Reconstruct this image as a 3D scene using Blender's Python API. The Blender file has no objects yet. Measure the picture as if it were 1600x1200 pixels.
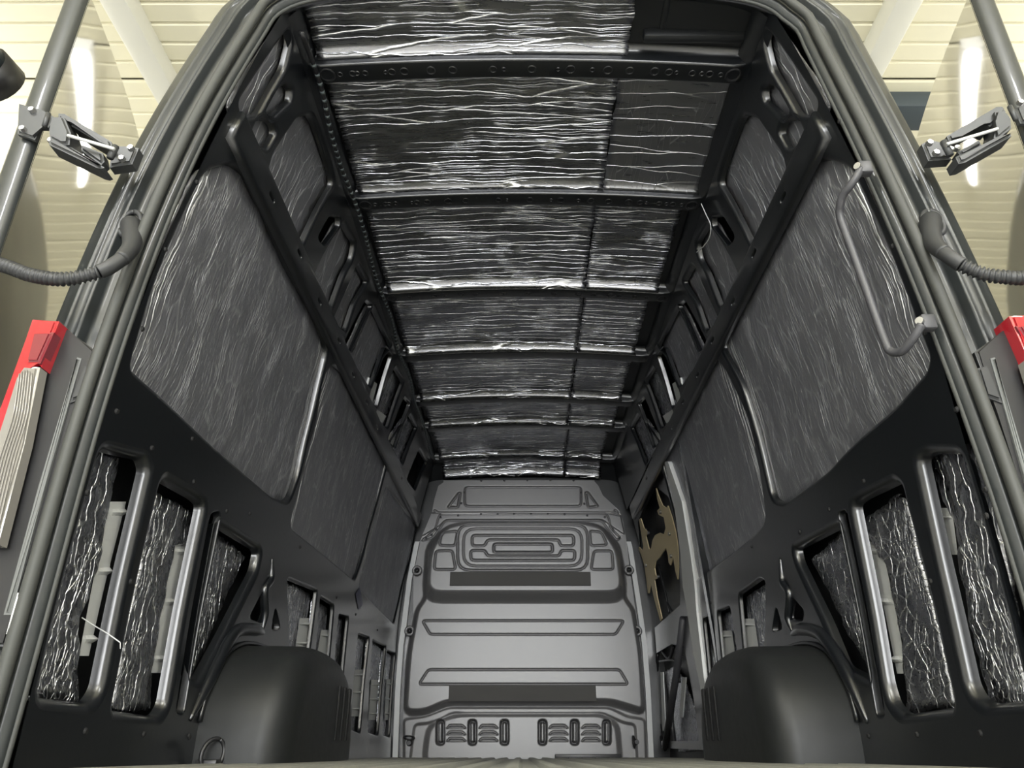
import bpy, bmesh, math, random
import numpy as np
from mathutils import Vector, noise
from mathutils.geometry import delaunay_2d_cdt
random.seed(7)
S = bpy.context.scene
COL = S.collection
PI = math.pi

# ------------------------------------------------------------------ camera, world, lights, exposure
F_PX, VPX, HOR = 1110.0, 814.0, 1158.0            # focal length, vanishing point of the van's length, horizon (1600x1200)
PITCH = math.atan((HOR - 600) / F_PX)
SP, CP = math.sin(PITCH), math.cos(PITCH)
cam = bpy.data.objects.new('camera', bpy.data.cameras.new('camera')); COL.objects.link(cam)
cam.data.sensor_fit = 'HORIZONTAL'; cam.data.sensor_width = 36
cam.data.lens = F_PX / 1600 * 36
cam.data.shift_x = (800 - VPX) / 1600
cam.data.clip_start = .02; cam.data.clip_end = 200
cam.rotation_euler = (PI/2 + PITCH, 0, 0)
S.camera = cam
S.view_settings.view_transform = 'Standard'
S.view_settings.look = 'None'
S.view_settings.gamma = 1
S.view_settings.use_curve_mapping = False
S.view_settings.exposure = 0.0

w = bpy.data.worlds.new('world'); S.world = w; w.use_nodes = True
w.node_tree.nodes['Background'].inputs[0].default_value = (1.0, .97, .9, 1)
w.node_tree.nodes['Background'].inputs[1].default_value = .35

def area(name, loc, size, size_y, power, rot, color=(.97, .98, 1)):
    l = bpy.data.lights.new(name, 'AREA'); l.shape = 'RECTANGLE'; l.size = size; l.size_y = size_y
    l.energy = power; l.color = color
    o = bpy.data.objects.new(name, l); COL.objects.link(o); o.location = loc; o.rotation_euler = rot
    return o
DOWN = (0, 0, 0)
CEIL_Z = 3.55
for i, (x, y) in enumerate([(-2.3, -1.2), (2.3, -1.2), (-2.3, -4.2), (2.3, -4.2), (0, -2.6)]):
    area('workshop_lamp', (x, y, CEIL_Z - .35), .22, 1.6, 90, DOWN)
    area('ceiling_fill_up', (x, y, CEIL_Z - 1.0), .3, 1.6, 30 if y > -2 else 80, (PI, 0, 0), (1, .97, .86))  # added uplight without a fixture, brightens the cream ceiling
for x, y in [(-4.6, 3.6), (4.6, 3.6)]:
    area('workshop_lamp', (x, y, CEIL_Z - .45), .22, 1.6, 50, DOWN)
    area('ceiling_fill_up', (x, y, CEIL_Z - 1.2), .4, 2.4, 110, (PI, 0, 0), (1, .97, .86))  # further pair of added uplights for the ceiling
# added fill light behind the van, sized to brighten the bulkhead; no gate built
area('rear_fill', (0, -6.4, 1.35), 3.4, 3.1, 600, (PI/2, 0, 0), (.96, .98, 1))

# ------------------------------------------------------------------ unprojection helpers
X0 = .02                                           # the van's centre line lies a touch to the side of the camera
def at_y(x, y, Y):
    t = (600 - y) / F_PX; z = Y * (SP + t * CP) / (CP - t * SP); d = Y * CP + z * SP
    return Vector(((x - VPX) / F_PX * d, Y, z))
def at_z(x, y, z):
    t = (600 - y) / F_PX; Y = z * (CP - t * SP) / (SP + t * CP); d = Y * CP + z * SP
    return Vector(((x - VPX) / F_PX * d, Y, z))
def at_x(x, y, X):
    d = F_PX * X / (x - VPX); a = (600 - y) / F_PX * d
    return Vector((X, d * CP - a * SP, d * SP + a * CP))
_PZ = [(-.3, .86), (.0, .872), (.3, .885), (.75, .888), (1.05, .862), (1.3, .825), (1.55, .782), (1.75, .742), (1.95, .69), (2.2, .6)]
_pz = np.array([p[0] for p in _PZ]); _px = np.array([p[1] for p in _PZ])
_zz = np.linspace(-.3, 2.2, 501)
_xx = np.interp(_zz, _pz, _px)
_k = np.exp(-np.linspace(-2, 2, 41) ** 2); _k /= _k.sum()
_xx = np.convolve(np.pad(_xx, 20, mode='edge'), _k, mode='valid')
def prof(z): return float(np.interp(z, _zz, _xx))  # half width of the inner wall sheet at height z
def wpt(side, Y, z, off=0): return Vector((X0 + side * (prof(z) + off), Y, z))
def on_wall(side, x, y, off=0):
    X = .85
    for _ in range(12):
        p = at_x(x, y, X0 + side * X); X = prof(p.z) + off
    return (p.y, p.z)

# ------------------------------------------------------------------ mesh helpers
def obj(name, verts, faces, mat, parent=None, smooth=True, uv=None):
    me = bpy.data.meshes.new(name)
    me.from_pydata([tuple(v) for v in verts], [], [tuple(f) for f in faces])
    if uv is not None:
        l = me.uv_layers.new(name='uv')
        idx = np.empty(len(me.loops), dtype=np.int32); me.loops.foreach_get('vertex_index', idx)
        l.data.foreach_set('uv', np.asarray(uv, dtype=np.float32)[idx].ravel())
    if smooth: me.polygons.foreach_set('use_smooth', [True] * len(me.polygons))
    me.materials.append(mat); me.update()
    o = bpy.data.objects.new(name, me); COL.objects.link(o)
    if parent: o.parent = parent
    return o
def from_bm(name, bm, mat, parent=None, smooth=True, angle=40):
    bmesh.ops.recalc_face_normals(bm, faces=bm.faces)
    me = bpy.data.meshes.new(name); bm.to_mesh(me); bm.free()
    if smooth:
        me.polygons.foreach_set('use_smooth', [True] * len(me.polygons))
        me.set_sharp_from_angle(angle=math.radians(angle))
    me.materials.append(mat)
    o = bpy.data.objects.new(name, me); COL.objects.link(o)
    if parent: o.parent = parent
    return o
def empty(name, label=None, cat=None, group=None, loc=(0, 0, 0)):
    o = bpy.data.objects.new(name, None); COL.objects.link(o); o.location = loc
    if label: tag(o, label, cat, group)
    return o
def tag(o, label, cat, group=None):
    o['label'] = label; o['category'] = cat
    if group: o['group'] = group
    return o
def struct(o): o['kind'] = 'structure'; return o
def copy_to(o, loc, parent, rot=None):
    c = o.copy(); COL.objects.link(c); c.location = loc; c.parent = parent
    if rot: c.rotation_euler = rot
    return c
def bm_box(bm, lo, hi, bev=0, M=None):
    r = bmesh.ops.create_cube(bm, size=1)['verts']
    for v in r:
        v.co = Vector([lo[i] + (v.co[i] + .5) * (hi[i] - lo[i]) for i in range(3)])
    if bev:
        es = list({e for v in r for e in v.link_edges})
        r = bmesh.ops.bevel(bm, geom=es, offset=bev, segments=2, affect='EDGES', profile=.5)['verts']
    if M is not None:
        for v in r: v.co = M @ v.co
    return r
def smooth_path(pts, n=6):
    P = [Vector(p) for p in pts]
    if len(P) < 3: return P
    out = []
    for i in range(len(P) - 1):
        p0 = P[max(i-1, 0)]; p1 = P[i]; p2 = P[i+1]; p3 = P[min(i+2, len(P)-1)]
        for k in range(n):
            t = k / n
            out.append(.5 * ((2*p1) + (p2-p0)*t + (2*p0-5*p1+4*p2-p3)*t*t + (3*p1-p0-3*p2+p3)*t**3))
    out.append(P[-1]); return out
def tube_data(path, rad, seg=10, cap=True, ripple=None):
    P = [Vector(p) for p in path]; V = []; Fc = []
    t = (P[1] - P[0]).normalized(); up = Vector((0, 0, 1)) if abs(t.z) < .9 else Vector((1, 0, 0))
    n = t.cross(up).normalized()
    for i, p in enumerate(P):
        t = (P[min(i+1, len(P)-1)] - P[max(i-1, 0)]).normalized()
        n = (n - t * n.dot(t)).normalized(); b = t.cross(n)
        r = rad[i] if isinstance(rad, (list, tuple)) else rad
        for k in range(seg):
            a = 2 * PI * k / seg; V.append(p + (n * math.cos(a) + b * math.sin(a)) * r)
    for i in range(len(P) - 1):
        for k in range(seg):
            Fc.append((i*seg+k, i*seg+(k+1) % seg, (i+1)*seg+(k+1) % seg, (i+1)*seg+k))
    if cap:
        Fc.append(tuple(range(seg))[::-1]); Fc.append(tuple((len(P)-1)*seg + k for k in range(seg)))
    return V, Fc
def tube(name, path, rad, mat, parent=None, seg=10):
    V, Fc = tube_data(path, rad, seg); return obj(name, V, Fc, mat, parent)
def ring(name, c, axis, R, r, mat, parent=None, a0=0, a1=2*PI, n=28, squash=1, up=None):
    ax = Vector(axis).normalized(); u = Vector(up) if up else (ax.orthogonal()); u = (u - ax * u.dot(ax)).normalized(); v = ax.cross(u)
    path = [Vector(c) + (u * math.cos(a0 + (a1-a0)*k/n) * squash + v * math.sin(a0 + (a1-a0)*k/n)) * R for k in range(n + 1)]
    return tube(name, path, r, mat, parent, 8)
# ---- 2D polygons
def area2(p): return .5 * sum(p[i][0]*p[(i+1) % len(p)][1] - p[(i+1) % len(p)][0]*p[i][1] for i in range(len(p)))
def ccw(p): return list(p) if area2(p) > 0 else list(p)[::-1]
def round_poly(p, r=.02, n=4):
    out = []; N = len(p)
    for i in range(N):
        a = Vector(p[i-1]); b = Vector(p[i]); c = Vector(p[(i+1) % N])
        da = (a-b).length; dc = (c-b).length
        k = min(r, .42*da, .42*dc)
        if da < 1e-6 or dc < 1e-6: continue
        q0 = b + (a-b)/da*k; q1 = b + (c-b)/dc*k
        for j in range(n + 1):
            t = j / n; out.append(tuple((1-t)**2*q0 + 2*t*(1-t)*b + t*t*q1))
    return dedupe(out)
def dedupe(p):
    o = []
    for q in p:
        if not o or (Vector(q)-Vector(o[-1])).length > 8e-4: o.append(tuple(q))
    if (Vector(o[0])-Vector(o[-1])).length < 8e-4: o.pop()
    return o
def offset_poly(p, d):                             # ccw polygon, d > 0 grows it
    N = len(p); out = []
    for i in range(N):
        a = Vector(p[i-1]); b = Vector(p[i]); c = Vector(p[(i+1) % N])
        e0 = (b-a).normalized(); e1 = (c-b).normalized()
        n0 = Vector((e0.y, -e0.x)); n1 = Vector((e1.y, -e1.x)); m = n0 + n1
        m = n0 if m.length < 1e-3 else m.normalized()
        out.append(tuple(b + m * d / max(.6, m.dot(n0))))
    return out
def resample(p, step):
    out = []
    for i in range(len(p)):
        a = Vector(p[i]); b = Vector(p[(i+1) % len(p)]); n = max(1, int((b-a).length / step))
        for k in range(n): out.append(tuple(a + (b-a) * k / n))
    return out
def inside(poly, pts):
    P = np.asarray(poly); x, y = pts[:, 0], pts[:, 1]; r = np.zeros(len(pts), bool)
    j = len(P) - 1
    for i in range(len(P)):
        xi, yi = P[i]; xj, yj = P[j]
        c = ((yi > y) != (yj > y))
        with np.errstate(divide='ignore', invalid='ignore'):
            r ^= c & (x < (xj-xi)*(y-yi)/(yj-yi + 1e-15) + xi)
        j = i
    return r
def seg_dist(poly, pts):
    P = np.asarray(poly); Q = np.roll(P, -1, 0); D = np.full(len(pts), 1e9)
    for a, b in zip(P, Q):
        ab = b - a; t = np.clip(((pts - a) @ ab) / max(ab @ ab, 1e-12), 0, 1)
        D = np.minimum(D, np.hypot(*(pts - a - t[:, None] * ab).T))
    return D
def cdt(outer, holes=(), grid=.05, clear=.012):
    V = []; E = []
    for loop in [outer, *holes]:
        n0 = len(V); V += [tuple(q) for q in loop]; n = len(loop)
        E += [(n0 + i, n0 + (i+1) % n) for i in range(n)]
    O = np.asarray(outer); lo, hi = O.min(0), O.max(0)
    gx, gy = np.meshgrid(np.arange(lo[0]+grid/2, hi[0], grid), np.arange(lo[1]+grid/2, hi[1], grid))
    gx[1::2] += grid * .5
    G = np.c_[gx.ravel(), gy.ravel()]
    if len(G):
        ok = inside(outer, G) & (seg_dist(outer, G) > clear)
        for h in holes: ok &= ~inside(h, G) & (seg_dist(h, G) > clear)
        V += [tuple(q) for q in G[ok]]
    r = delaunay_2d_cdt([Vector(v) for v in V], E, [], 0, 1e-5)
    vs = np.array([tuple(v) for v in r[0]]); fs = np.array([tuple(f) for f in r[2]])
    cen = vs[fs].mean(1); ok = inside(outer, cen)
    for h in holes: ok &= ~inside(h, cen)
    return vs, fs[ok]
def orient(V, fs, d):                              # turn triangles so that they face direction d
    out = []
    for f in fs:
        a, b, c = (Vector(V[i]) for i in f)
        out.append(tuple(f) if (b-a).cross(c-a).dot(d) > 0 else tuple(f[::-1]))
    return out

# ------------------------------------------------------------------ materials
def mat(name, col, rough=.5, metal=0, coat=0, bump=None, spec=None, emit=None, crough=.06):
    m = bpy.data.materials.new(name); m.use_nodes = True; nt = m.node_tree; b = nt.nodes['Principled BSDF']
    b.inputs['Base Color'].default_value = (*col, 1); b.inputs['Roughness'].default_value = rough
    b.inputs['Metallic'].default_value = metal; b.inputs['Coat Weight'].default_value = coat; b.inputs['Coat Roughness'].default_value = crough
    if spec is not None: b.inputs['Specular IOR Level'].default_value = spec
    if emit: b.inputs['Emission Color'].default_value = (*emit[0], 1); b.inputs['Emission Strength'].default_value = emit[1]
    tc = nt.nodes.new('ShaderNodeTexCoord')
    n = nt.nodes.new('ShaderNodeTexNoise'); n.inputs['Scale'].default_value = bump[0] if bump else 6; n.inputs['Detail'].default_value = 4
    nt.links.new(tc.outputs['Object'], n.inputs['Vector'])
    mr = nt.nodes.new('ShaderNodeMapRange'); mr.inputs[3].default_value = rough * .9; mr.inputs[4].default_value = min(1, rough * 1.12)
    nt.links.new(n.outputs['Fac'], mr.inputs[0]); nt.links.new(mr.outputs[0], b.inputs['Roughness'])
    if bump:
        bp = nt.nodes.new('ShaderNodeBump'); bp.inputs['Strength'].default_value = bump[1]; bp.inputs['Distance'].default_value = bump[2]
        nt.links.new(n.outputs['Fac'], bp.inputs['Height']); nt.links.new(bp.outputs['Normal'], b.inputs['Normal'])
    return m
def foil(name, lx, ly, warp=.012, line=.03, ridge=.002, base=.5, rough=.3, second=(14, 14), amt2=.5, fine=.05, scratch=(40, 4), scr=.0, rot=0, crease_glint=.6, wscale=6, gate=(.3, .5), metal=1, edge=None, scr2=None):
    """aluminium film: a crease network stretched along one direction, finer creases, fine grain and scratches"""
    m = bpy.data.materials.new(name); m.use_nodes = True; nt = m.node_tree; N = nt.nodes; L = nt.links
    b = N['Principled BSDF']; b.inputs['Metallic'].default_value = metal
    uv = N.new('ShaderNodeUVMap'); uv.uv_map = 'uv'
    def math_(op, a, b_=None, c=None):
        n = N.new('ShaderNodeMath'); n.operation = op
        for k, q in enumerate((a, b_, c)):
            if q is None: continue
            if isinstance(q, (int, float)): n.inputs[k].default_value = q
            else: L.new(q, n.inputs[k])
        return n.outputs[0]
    def mapped(src, sx, sy, r=0, loc=(0, 0)):
        mp = N.new('ShaderNodeMapping'); mp.vector_type = 'POINT'; mp.inputs['Scale'].default_value = (sx, sy, 1); mp.inputs['Rotation'].default_value = (0, 0, r); mp.inputs['Location'].default_value = (*loc, 0)
        L.new(src, mp.inputs['Vector']); return mp.outputs[0]
    def noise_(src, sc_, det=2):
        n = N.new('ShaderNodeTexNoise'); n.noise_dimensions = '2D'; n.inputs['Scale'].default_value = sc_; n.inputs['Detail'].default_value = det; L.new(src, n.inputs['Vector']); return n
    def ramp(src, a, b_, c=0, d=1, smooth=True):
        r = N.new('ShaderNodeMapRange'); r.interpolation_type = 'SMOOTHSTEP' if smooth else 'LINEAR'
        for k, q in zip((1, 2, 3, 4), (a, b_, c, d)): r.inputs[k].default_value = q
        L.new(src, r.inputs[0]); return r.outputs[0]
    nd = noise_(uv.outputs[0], wscale, 3)
    sub = N.new('ShaderNodeVectorMath'); sub.operation = 'SUBTRACT'; sub.inputs[1].default_value = (.5, .5, .5); L.new(nd.outputs['Color'], sub.inputs[0])
    sc = N.new('ShaderNodeVectorMath'); sc.operation = 'SCALE'; sc.inputs['Scale'].default_value = warp * 2; L.new(sub.outputs[0], sc.inputs[0])
    ad = N.new('ShaderNodeVectorMath'); ad.operation = 'ADD'; L.new(uv.outputs[0], ad.inputs[0]); L.new(sc.outputs[0], ad.inputs[1]); W_ = ad.outputs[0]
    def lines(sx, sy, width, r, loc):
        v = N.new('ShaderNodeTexVoronoi'); v.feature = 'DISTANCE_TO_EDGE'; v.voronoi_dimensions = '2D'; v.inputs['Scale'].default_value = 1
        L.new(mapped(W_, sx, sy, r, loc), v.inputs['Vector']); return ramp(v.outputs['Distance'], 0, width, 1, 0)
    g1 = ramp(noise_(mapped(uv.outputs[0], lx*.8, ly*.25), 1.0, 3).outputs['Fac'], *gate)
    if edge:                                           # creases gather along the glued edges of the sheet
        ea = N.new('ShaderNodeAttribute'); ea.attribute_name = 'edge'
        wob = noise_(uv.outputs[0], 3, 2).outputs['Fac']
        g1 = math_('MAXIMUM', ramp(math_('ADD', ea.outputs['Fac'], math_('MULTIPLY_ADD', wob, .9, -.45)), *edge), math_('MULTIPLY', g1, .6))
    a1 = math_('MULTIPLY', lines(lx, ly, line, rot, (0, 0)), g1)
    g2 = ramp(noise_(uv.outputs[0], 5, 3).outputs['Fac'], .45, .6)
    a2 = math_('MULTIPLY', lines(second[0], second[1], line * 1.1, rot + .12, (3.1, 1.7)), g2)
    net = math_('MULTIPLY_ADD', a2, amt2, a1)
    if scr2:                                           # hair-fine strokes in two directions
        for k, (rx, loc) in enumerate(((.55, (7, 3)), (-.2, (1, 9)))):
            gs = ramp(noise_(mapped(uv.outputs[0], 14, 5, rx, loc), 1, 4).outputs['Fac'], .5, .66)
            net = math_('MULTIPLY_ADD', math_('MULTIPLY', lines(scr2[0], scr2[1], scr2[2], rx, loc), gs), scr2[3], net)
    grain = noise_(mapped(W_, lx, ly, rot), 5, 4).outputs['Fac']
    h = math_('MULTIPLY_ADD', grain, fine, net)
    sn = ramp(noise_(mapped(uv.outputs[0], scratch[0], scratch[1], rot + .25), 6, 3).outputs['Fac'], .62, .75)
    h = math_('MULTIPLY_ADD', sn, scr, h)
    bp = N.new('ShaderNodeBump'); bp.inputs['Strength'].default_value = 1; bp.inputs['Distance'].default_value = ridge
    L.new(h, bp.inputs['Height']); L.new(bp.outputs['Normal'], b.inputs['Normal'])
    cl = math_('MINIMUM', math_('MULTIPLY', net, crease_glint), 1.0)      # glints of creases and strokes put into the colour as paler lines
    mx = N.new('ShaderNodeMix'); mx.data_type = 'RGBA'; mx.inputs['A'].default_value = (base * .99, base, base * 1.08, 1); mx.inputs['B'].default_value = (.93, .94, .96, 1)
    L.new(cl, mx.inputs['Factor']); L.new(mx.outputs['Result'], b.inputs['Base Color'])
    L.new(ramp(grain, .3, .7, rough * .85, rough * 1.2), b.inputs['Roughness'])
    return m
M = {}
M['paint'] = mat('black_body_paint', (.005, .006, .0072), .32, coat=.8, crough=.2, bump=(60, .06, .002))
M['paint2'] = mat('black_roof_paint', (.010, .011, .012), .42, bump=(50, .08, .002))
M['body'] = mat('dark_grey_gloss_paint', (.02, .023, .023), .42, coat=.25)
M['doorskin'] = mat('polished_grey_paint', (.82, .8, .75), .05, metal=1, coat=1)
M['arch'] = mat('arch_paint', (.013, .014, .014), .46, spec=.32, bump=(40, .1, .002))
M['bulk'] = mat('grey_bulkhead_plastic', (.115, .113, .113), .40, bump=(120, .05, .001), spec=1.0)
M['felt'] = mat('black_felt', (.07, .068, .064), .95)
M['rubber'] = mat('seal_rubber', (.04, .042, .038), .6)
M['black'] = mat('black_plastic', (.012, .012, .013), .4)
M['hose'] = mat('conduit_rubber', (.025, .026, .027), .5)
M['zinc'] = mat('zinc_plated_steel', (.55, .55, .55), .35, 1)
M['wrap'] = mat('grey_wrap', (.07, .085, .085), .6)
M['pale'] = mat('grey_rubber_edge', (.11, .115, .112), .6)
M['felt2'] = mat('dark_pressing', (.006, .006, .0065), .8)
M['gold'] = mat('tan_coated_plate', (.62, .51, .30), .5)
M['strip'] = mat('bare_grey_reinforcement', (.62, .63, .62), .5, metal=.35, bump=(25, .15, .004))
M['lightstrip'] = mat('light_grey_primer', (.5, .51, .51), .4)
M['floor'] = mat('ribbed_floor', (.2, .2, .17), .5, bump=(80, .2, .002))
M['hinge'] = mat('hinge_steel', (.05, .052, .053), .42, metal=.3)
M['white'] = mat('white_plastic', (.75, .75, .75), .4)
M['conc'] = mat('workshop_concrete', (.44, .44, .44), .5)
M['cream'] = mat('cream_ceiling_panel', (.8, .76, .58), .5)
M['beam'] = mat('white_steel_beam', (.75, .74, .66), .4)
M['darkbeam'] = mat('dark_steel_beam', (.05, .065, .075), .4)
M['wallw'] = mat('workshop_wall', (.72, .72, .71), .7)
M['sticker'] = mat('dark_blue_sticker', (.012, .014, .06), .3)
M['red'] = mat('red_lens', (.36, .006, .014), .12, coat=1)
M['dred'] = mat('dark_red_lens', (.16, .01, .02), .15, coat=1)
M['clear'] = mat('clear_ribbed_lens', (.19, .18, .16), .18, coat=1)
M['handle'] = mat('grey_handle_coat', (.05, .05, .055), .45)
M['roofL'] = foil('foil_cross_creased', 1.6, 26, .014, .055, .0030, base=.40, rough=.28, second=(2.2, 60), amt2=.5, fine=.08, crease_glint=1.0)
M['roofR'] = foil('foil_up_creased', 1.4, 15, .012, .03, .0022, base=.44, rough=.32, second=(45, 4), amt2=.6, fine=.1, crease_glint=1.0)
M['wallF'] = foil('foil_smooth_sheen', 46, .7, .016, .085, .0030, base=.29, rough=.46, second=(22, 6), amt2=.2, fine=.22, scratch=(30, 3), scr=.25, crease_glint=.9, gate=(.66, .74), metal=.8, edge=(.42, .75), scr2=(95, 9, .10, .26))
M['upF'] = foil('foil_scratched', 26, 2.4, .02, .055, .0018, base=.42, rough=.4, second=(40, 9), amt2=.5, fine=.2, scratch=(30, 3), scr=.3, crease_glint=.9, gate=(.42, .58), metal=.9, scr2=(95, 12, .1, .3))
M['lowF'] = foil('foil_crumpled', 30, 5.5, .025, .085, .0026, base=.55, rough=.28, second=(60, 40), amt2=.6, fine=.55, wscale=14, crease_glint=.8)
M['netF'] = foil('foil_net_creased', 26, 24, .016, .07, .0022, base=.5, rough=.3, second=(70, 60), amt2=.5, fine=.35, wscale=12, crease_glint=.8)

# ------------------------------------------------------------------ workshop shell
GZ = -.72
def plain(name, lo, hi, m, parent=None, bev=0):
    bm = bmesh.new(); bm_box(bm, lo, hi, bev); return from_bm(name, bm, m, parent)
wf = struct(plain('workshop_floor', (-6, -7, GZ - .1), (6, 9, GZ), M['conc']))
for nm, lo, hi in [('workshop_wall_left', (-6.1, -7, GZ), (-6, 9, CEIL_Z)), ('workshop_wall_right', (6, -7, GZ), (6.1, 9, CEIL_Z)),
                   ('workshop_wall_front', (-6, 9, GZ), (6, 9.1, CEIL_Z)), ('workshop_wall_back', (-6, -7.1, GZ), (6, -7, CEIL_Z))]:
    struct(plain(nm, lo, hi, M['wallw']))
wc = struct(plain('workshop_ceiling', (-6, -7, CEIL_Z + .06), (6, 9, CEIL_Z + .12), M['cream']))
def ceiling_panel_bm(w_):
    bm = bmesh.new(); n = 8; vs = []
    for i in range(n):                               # a lined metal panel: shallow ribs along its length
        y0 = i * w_ / n
        for dy, z in [(0, .012), (.012, 0), (w_/n - .014, 0), (w_/n - .002, .012)]:
            vs.append((bm.verts.new((-6, y0 + dy, z)), bm.verts.new((6, y0 + dy, z))))
    for a, b in zip(vs, vs[1:]): bm.faces.new((a[0], a[1], b[1], b[0]))
    return bm
first = None
for i in range(10):
    y = -1.0 + i * 1.0
    if first is None: first = from_bm('ceiling_panel', ceiling_panel_bm(.99), M['cream'], wc, smooth=False); first.location = (0, y, CEIL_Z)
    else: copy_to(first, (0, y, CEIL_Z), wc)
for x in (-2.12, 2.02):
    plain('ceiling_beam', (x - .07, -6, CEIL_Z - .12), (x + .07, 8.9, CEIL_Z + .02), M['beam'], wc, .01)
db = plain('ceiling_beam', (2.2, 3.08, CEIL_Z - .12), (5.9, 3.28, CEIL_Z + .01), M['darkbeam'], wc, .01)
M['tube'] = mat('lit_tube', (1, 1, 1), .4, emit=((1, .98, .93), 14))
for x in (X0 - .69, X0 + .69):                       # strip lamps over the van: seen mirrored in the door skins
    b_ = plain('lamp_batten', (x - .06, 2.95, CEIL_Z - .09), (x + .06, 4.15, CEIL_Z - .005), M['white'], wc, .008)
    tube('lamp_tube', [(x, 2.98, CEIL_Z - .12), (x, 4.12, CEIL_Z - .12)], .02, M['tube'], b_, 12)
duct = empty('air_duct', 'dark round pipe with clamps hung under the cream workshop ceiling', 'pipe')
tube('pipe', [(-2.75, 1.2, 2.95), (-2.62, 2.45, 2.95)], .11, M['darkbeam'], duct, 20)
tube('end_collar', [(-2.63, 2.40, 2.95), (-2.615, 2.52, 2.95)], .125, M['black'], duct, 20)
tube('hanger', [(-2.68, 2.1, 3.04), (-2.68, 2.1, CEIL_Z)], .012, M['zinc'], duct, 8)

# ------------------------------------------------------------------ van floor
def floor_z(Y): return -.0235 - .0138 * Y
def floor_mesh():
    V = []; Fc = []; p = .085; xs = []
    x = -.95
    while x < .95:
        for dx, dz in [(0, 0), (.04, 0), (.05, .009), (.075, .009)]: xs.append((x + dx, dz - .008))
        x += p
    for Y in (1.42, 5.4):
        for x, z in xs: V.append((X0 + x, Y, floor_z(Y) + z))
    n = len(xs)
    for i in range(n - 1): Fc.append((i, i+1, n+i+1, n+i))
    return V, Fc
V, Fc = floor_mesh()
fl = struct(obj('floor', V, Fc, M['floor'], smooth=False))
plain('floor_underside', (X0 - .98, 1.43, -.26), (X0 + .98, 5.6, -.125), M['paint'], fl)

sill = plain('rear_sill', (X0 - .84, 1.285, -.30), (X0 + .84, 1.44, floor_z(1.3) - .004), M['black'], fl, .012)
for k in range(9):                                   # anti-slip ribs on the sill plate
    plain('sill_rib', (X0 - .8, 1.30 + k*.014, floor_z(1.3) - .006), (X0 + .8, 1.306 + k*.014, floor_z(1.3) - .001), M['black'], sill)

# ------------------------------------------------------------------ walls: inner sheet with holes, rolled lips, rails
Y_BACK, Y_FRONT = 1.35, 5.22
def P3(side, pts, off=0): return [on_wall(side, x, y, off) for x, y in pts]
def Z3(pts): return [(x * .4582, 650 + y * .4582) for x, y in pts]          # crops the outlines were read in
def Z4(pts): return [(250 + x * .375, 750 + y * .375) for x, y in pts]
def Z6(pts): return [(960 + x * .41667, 700 + y * .41667) for x, y in pts]
def Z7(pts): return [(1200 + x * .41667, 700 + y * .41667) for x, y in pts]
WIN = {-1: [
    [(322,264),(355,257),(374,276),(400,330),(440,420),(490,508),(503,545),(480,640),(457,738),(440,784),(425,778),(325,690),(260,627),(204,577),(212,545),(240,450),(290,330)],
    [(519,568),(534,588),(572,668),(602,720),(586,780),(562,868),(550,906),(510,870),(453,824),(470,760),(495,660),(506,590)],
    [(605,757),(648,822),(636,880),(613,974),(590,950),(560,918),(576,850)]],
  1: [
    [(1268,259),(1300,247),(1332,262),(1347,300),(1400,420),(1452,560),(1446,582),(1400,635),(1330,696),(1290,740),(1230,787),(1218,780),(1200,700),(1170,600),(1136,540),(1150,498),(1190,410),(1240,310)],
    [(1117,556),(1132,576),(1167,650),(1187,742),(1196,815),(1180,835),(1140,868),(1086,908),(1076,880),(1058,800),(1037,722),(1070,660),(1104,590)]]}
LOW = {-1: {
    'o1': Z3([(330,85),(400,140),(455,150),(466,185),(300,930),(268,978),(100,970),(210,560)]),
    'o2': Z3([(548,235),(562,207),(640,285),(664,305),(530,985),(505,1022),(393,1016),(387,990)]),
    'slit': Z3([(718,330),(730,325),(735,345),(608,1020),(597,1015)]),
    'o3': Z3([(738,352),(850,455),(858,470),(846,525),(735,740),(652,905),(645,895)]),
    'o4': Z4([(425,450),(435,520),(412,600),(370,575)]),
    'o4b': Z4([(478,520),(486,620),(462,628)]),
    'o5': Z4([(530,405),(645,460),(640,500),(603,795),(545,750)]),
    'o6': Z4([(668,480),(716,520),(690,835),(645,800)]),
    'o7': Z4([(745,555),(778,570),(742,1000),(722,870)]),
    'o8': Z4([(826,635),(866,655),(826,1055),(795,1040)]),
    'o9': Z4([(886,660),(936,692),(902,1065),(866,1052)]),
    'o10': Z4([(946,705),(976,722),(951,1072),(926,1062)])},
  1: {
    'o1': Z7([(608,45),(640,22),(780,-30),(850,200),(985,960),(860,958),(828,935),(800,885),(700,450)]),
    'o2': Z7([(352,215),(380,195),(482,118),(500,140),(512,200),(692,940),(690,985),(540,997),(502,955),(480,885)]),
    'slit': Z7([(280,240),(290,230),(298,245),(442,1010),(430,1012)]),
    'o3': Z7([(128,378),(270,275),(387,885),(320,820),(250,650),(140,425)]),
    'o4': Z7([(100,555),(135,610),(130,650),(88,645)]),
    'o4b': Z6([(612,585),(632,680),(605,690)]),
    'o5': Z6([(475,548),(552,487),(567,500),(560,765),(500,835)]),
    'o6': Z6([(394,612),(432,588),(470,845),(418,865)]),
    'o7': Z6([(340,640),(367,618),(397,915),(372,1020)])}}
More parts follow.
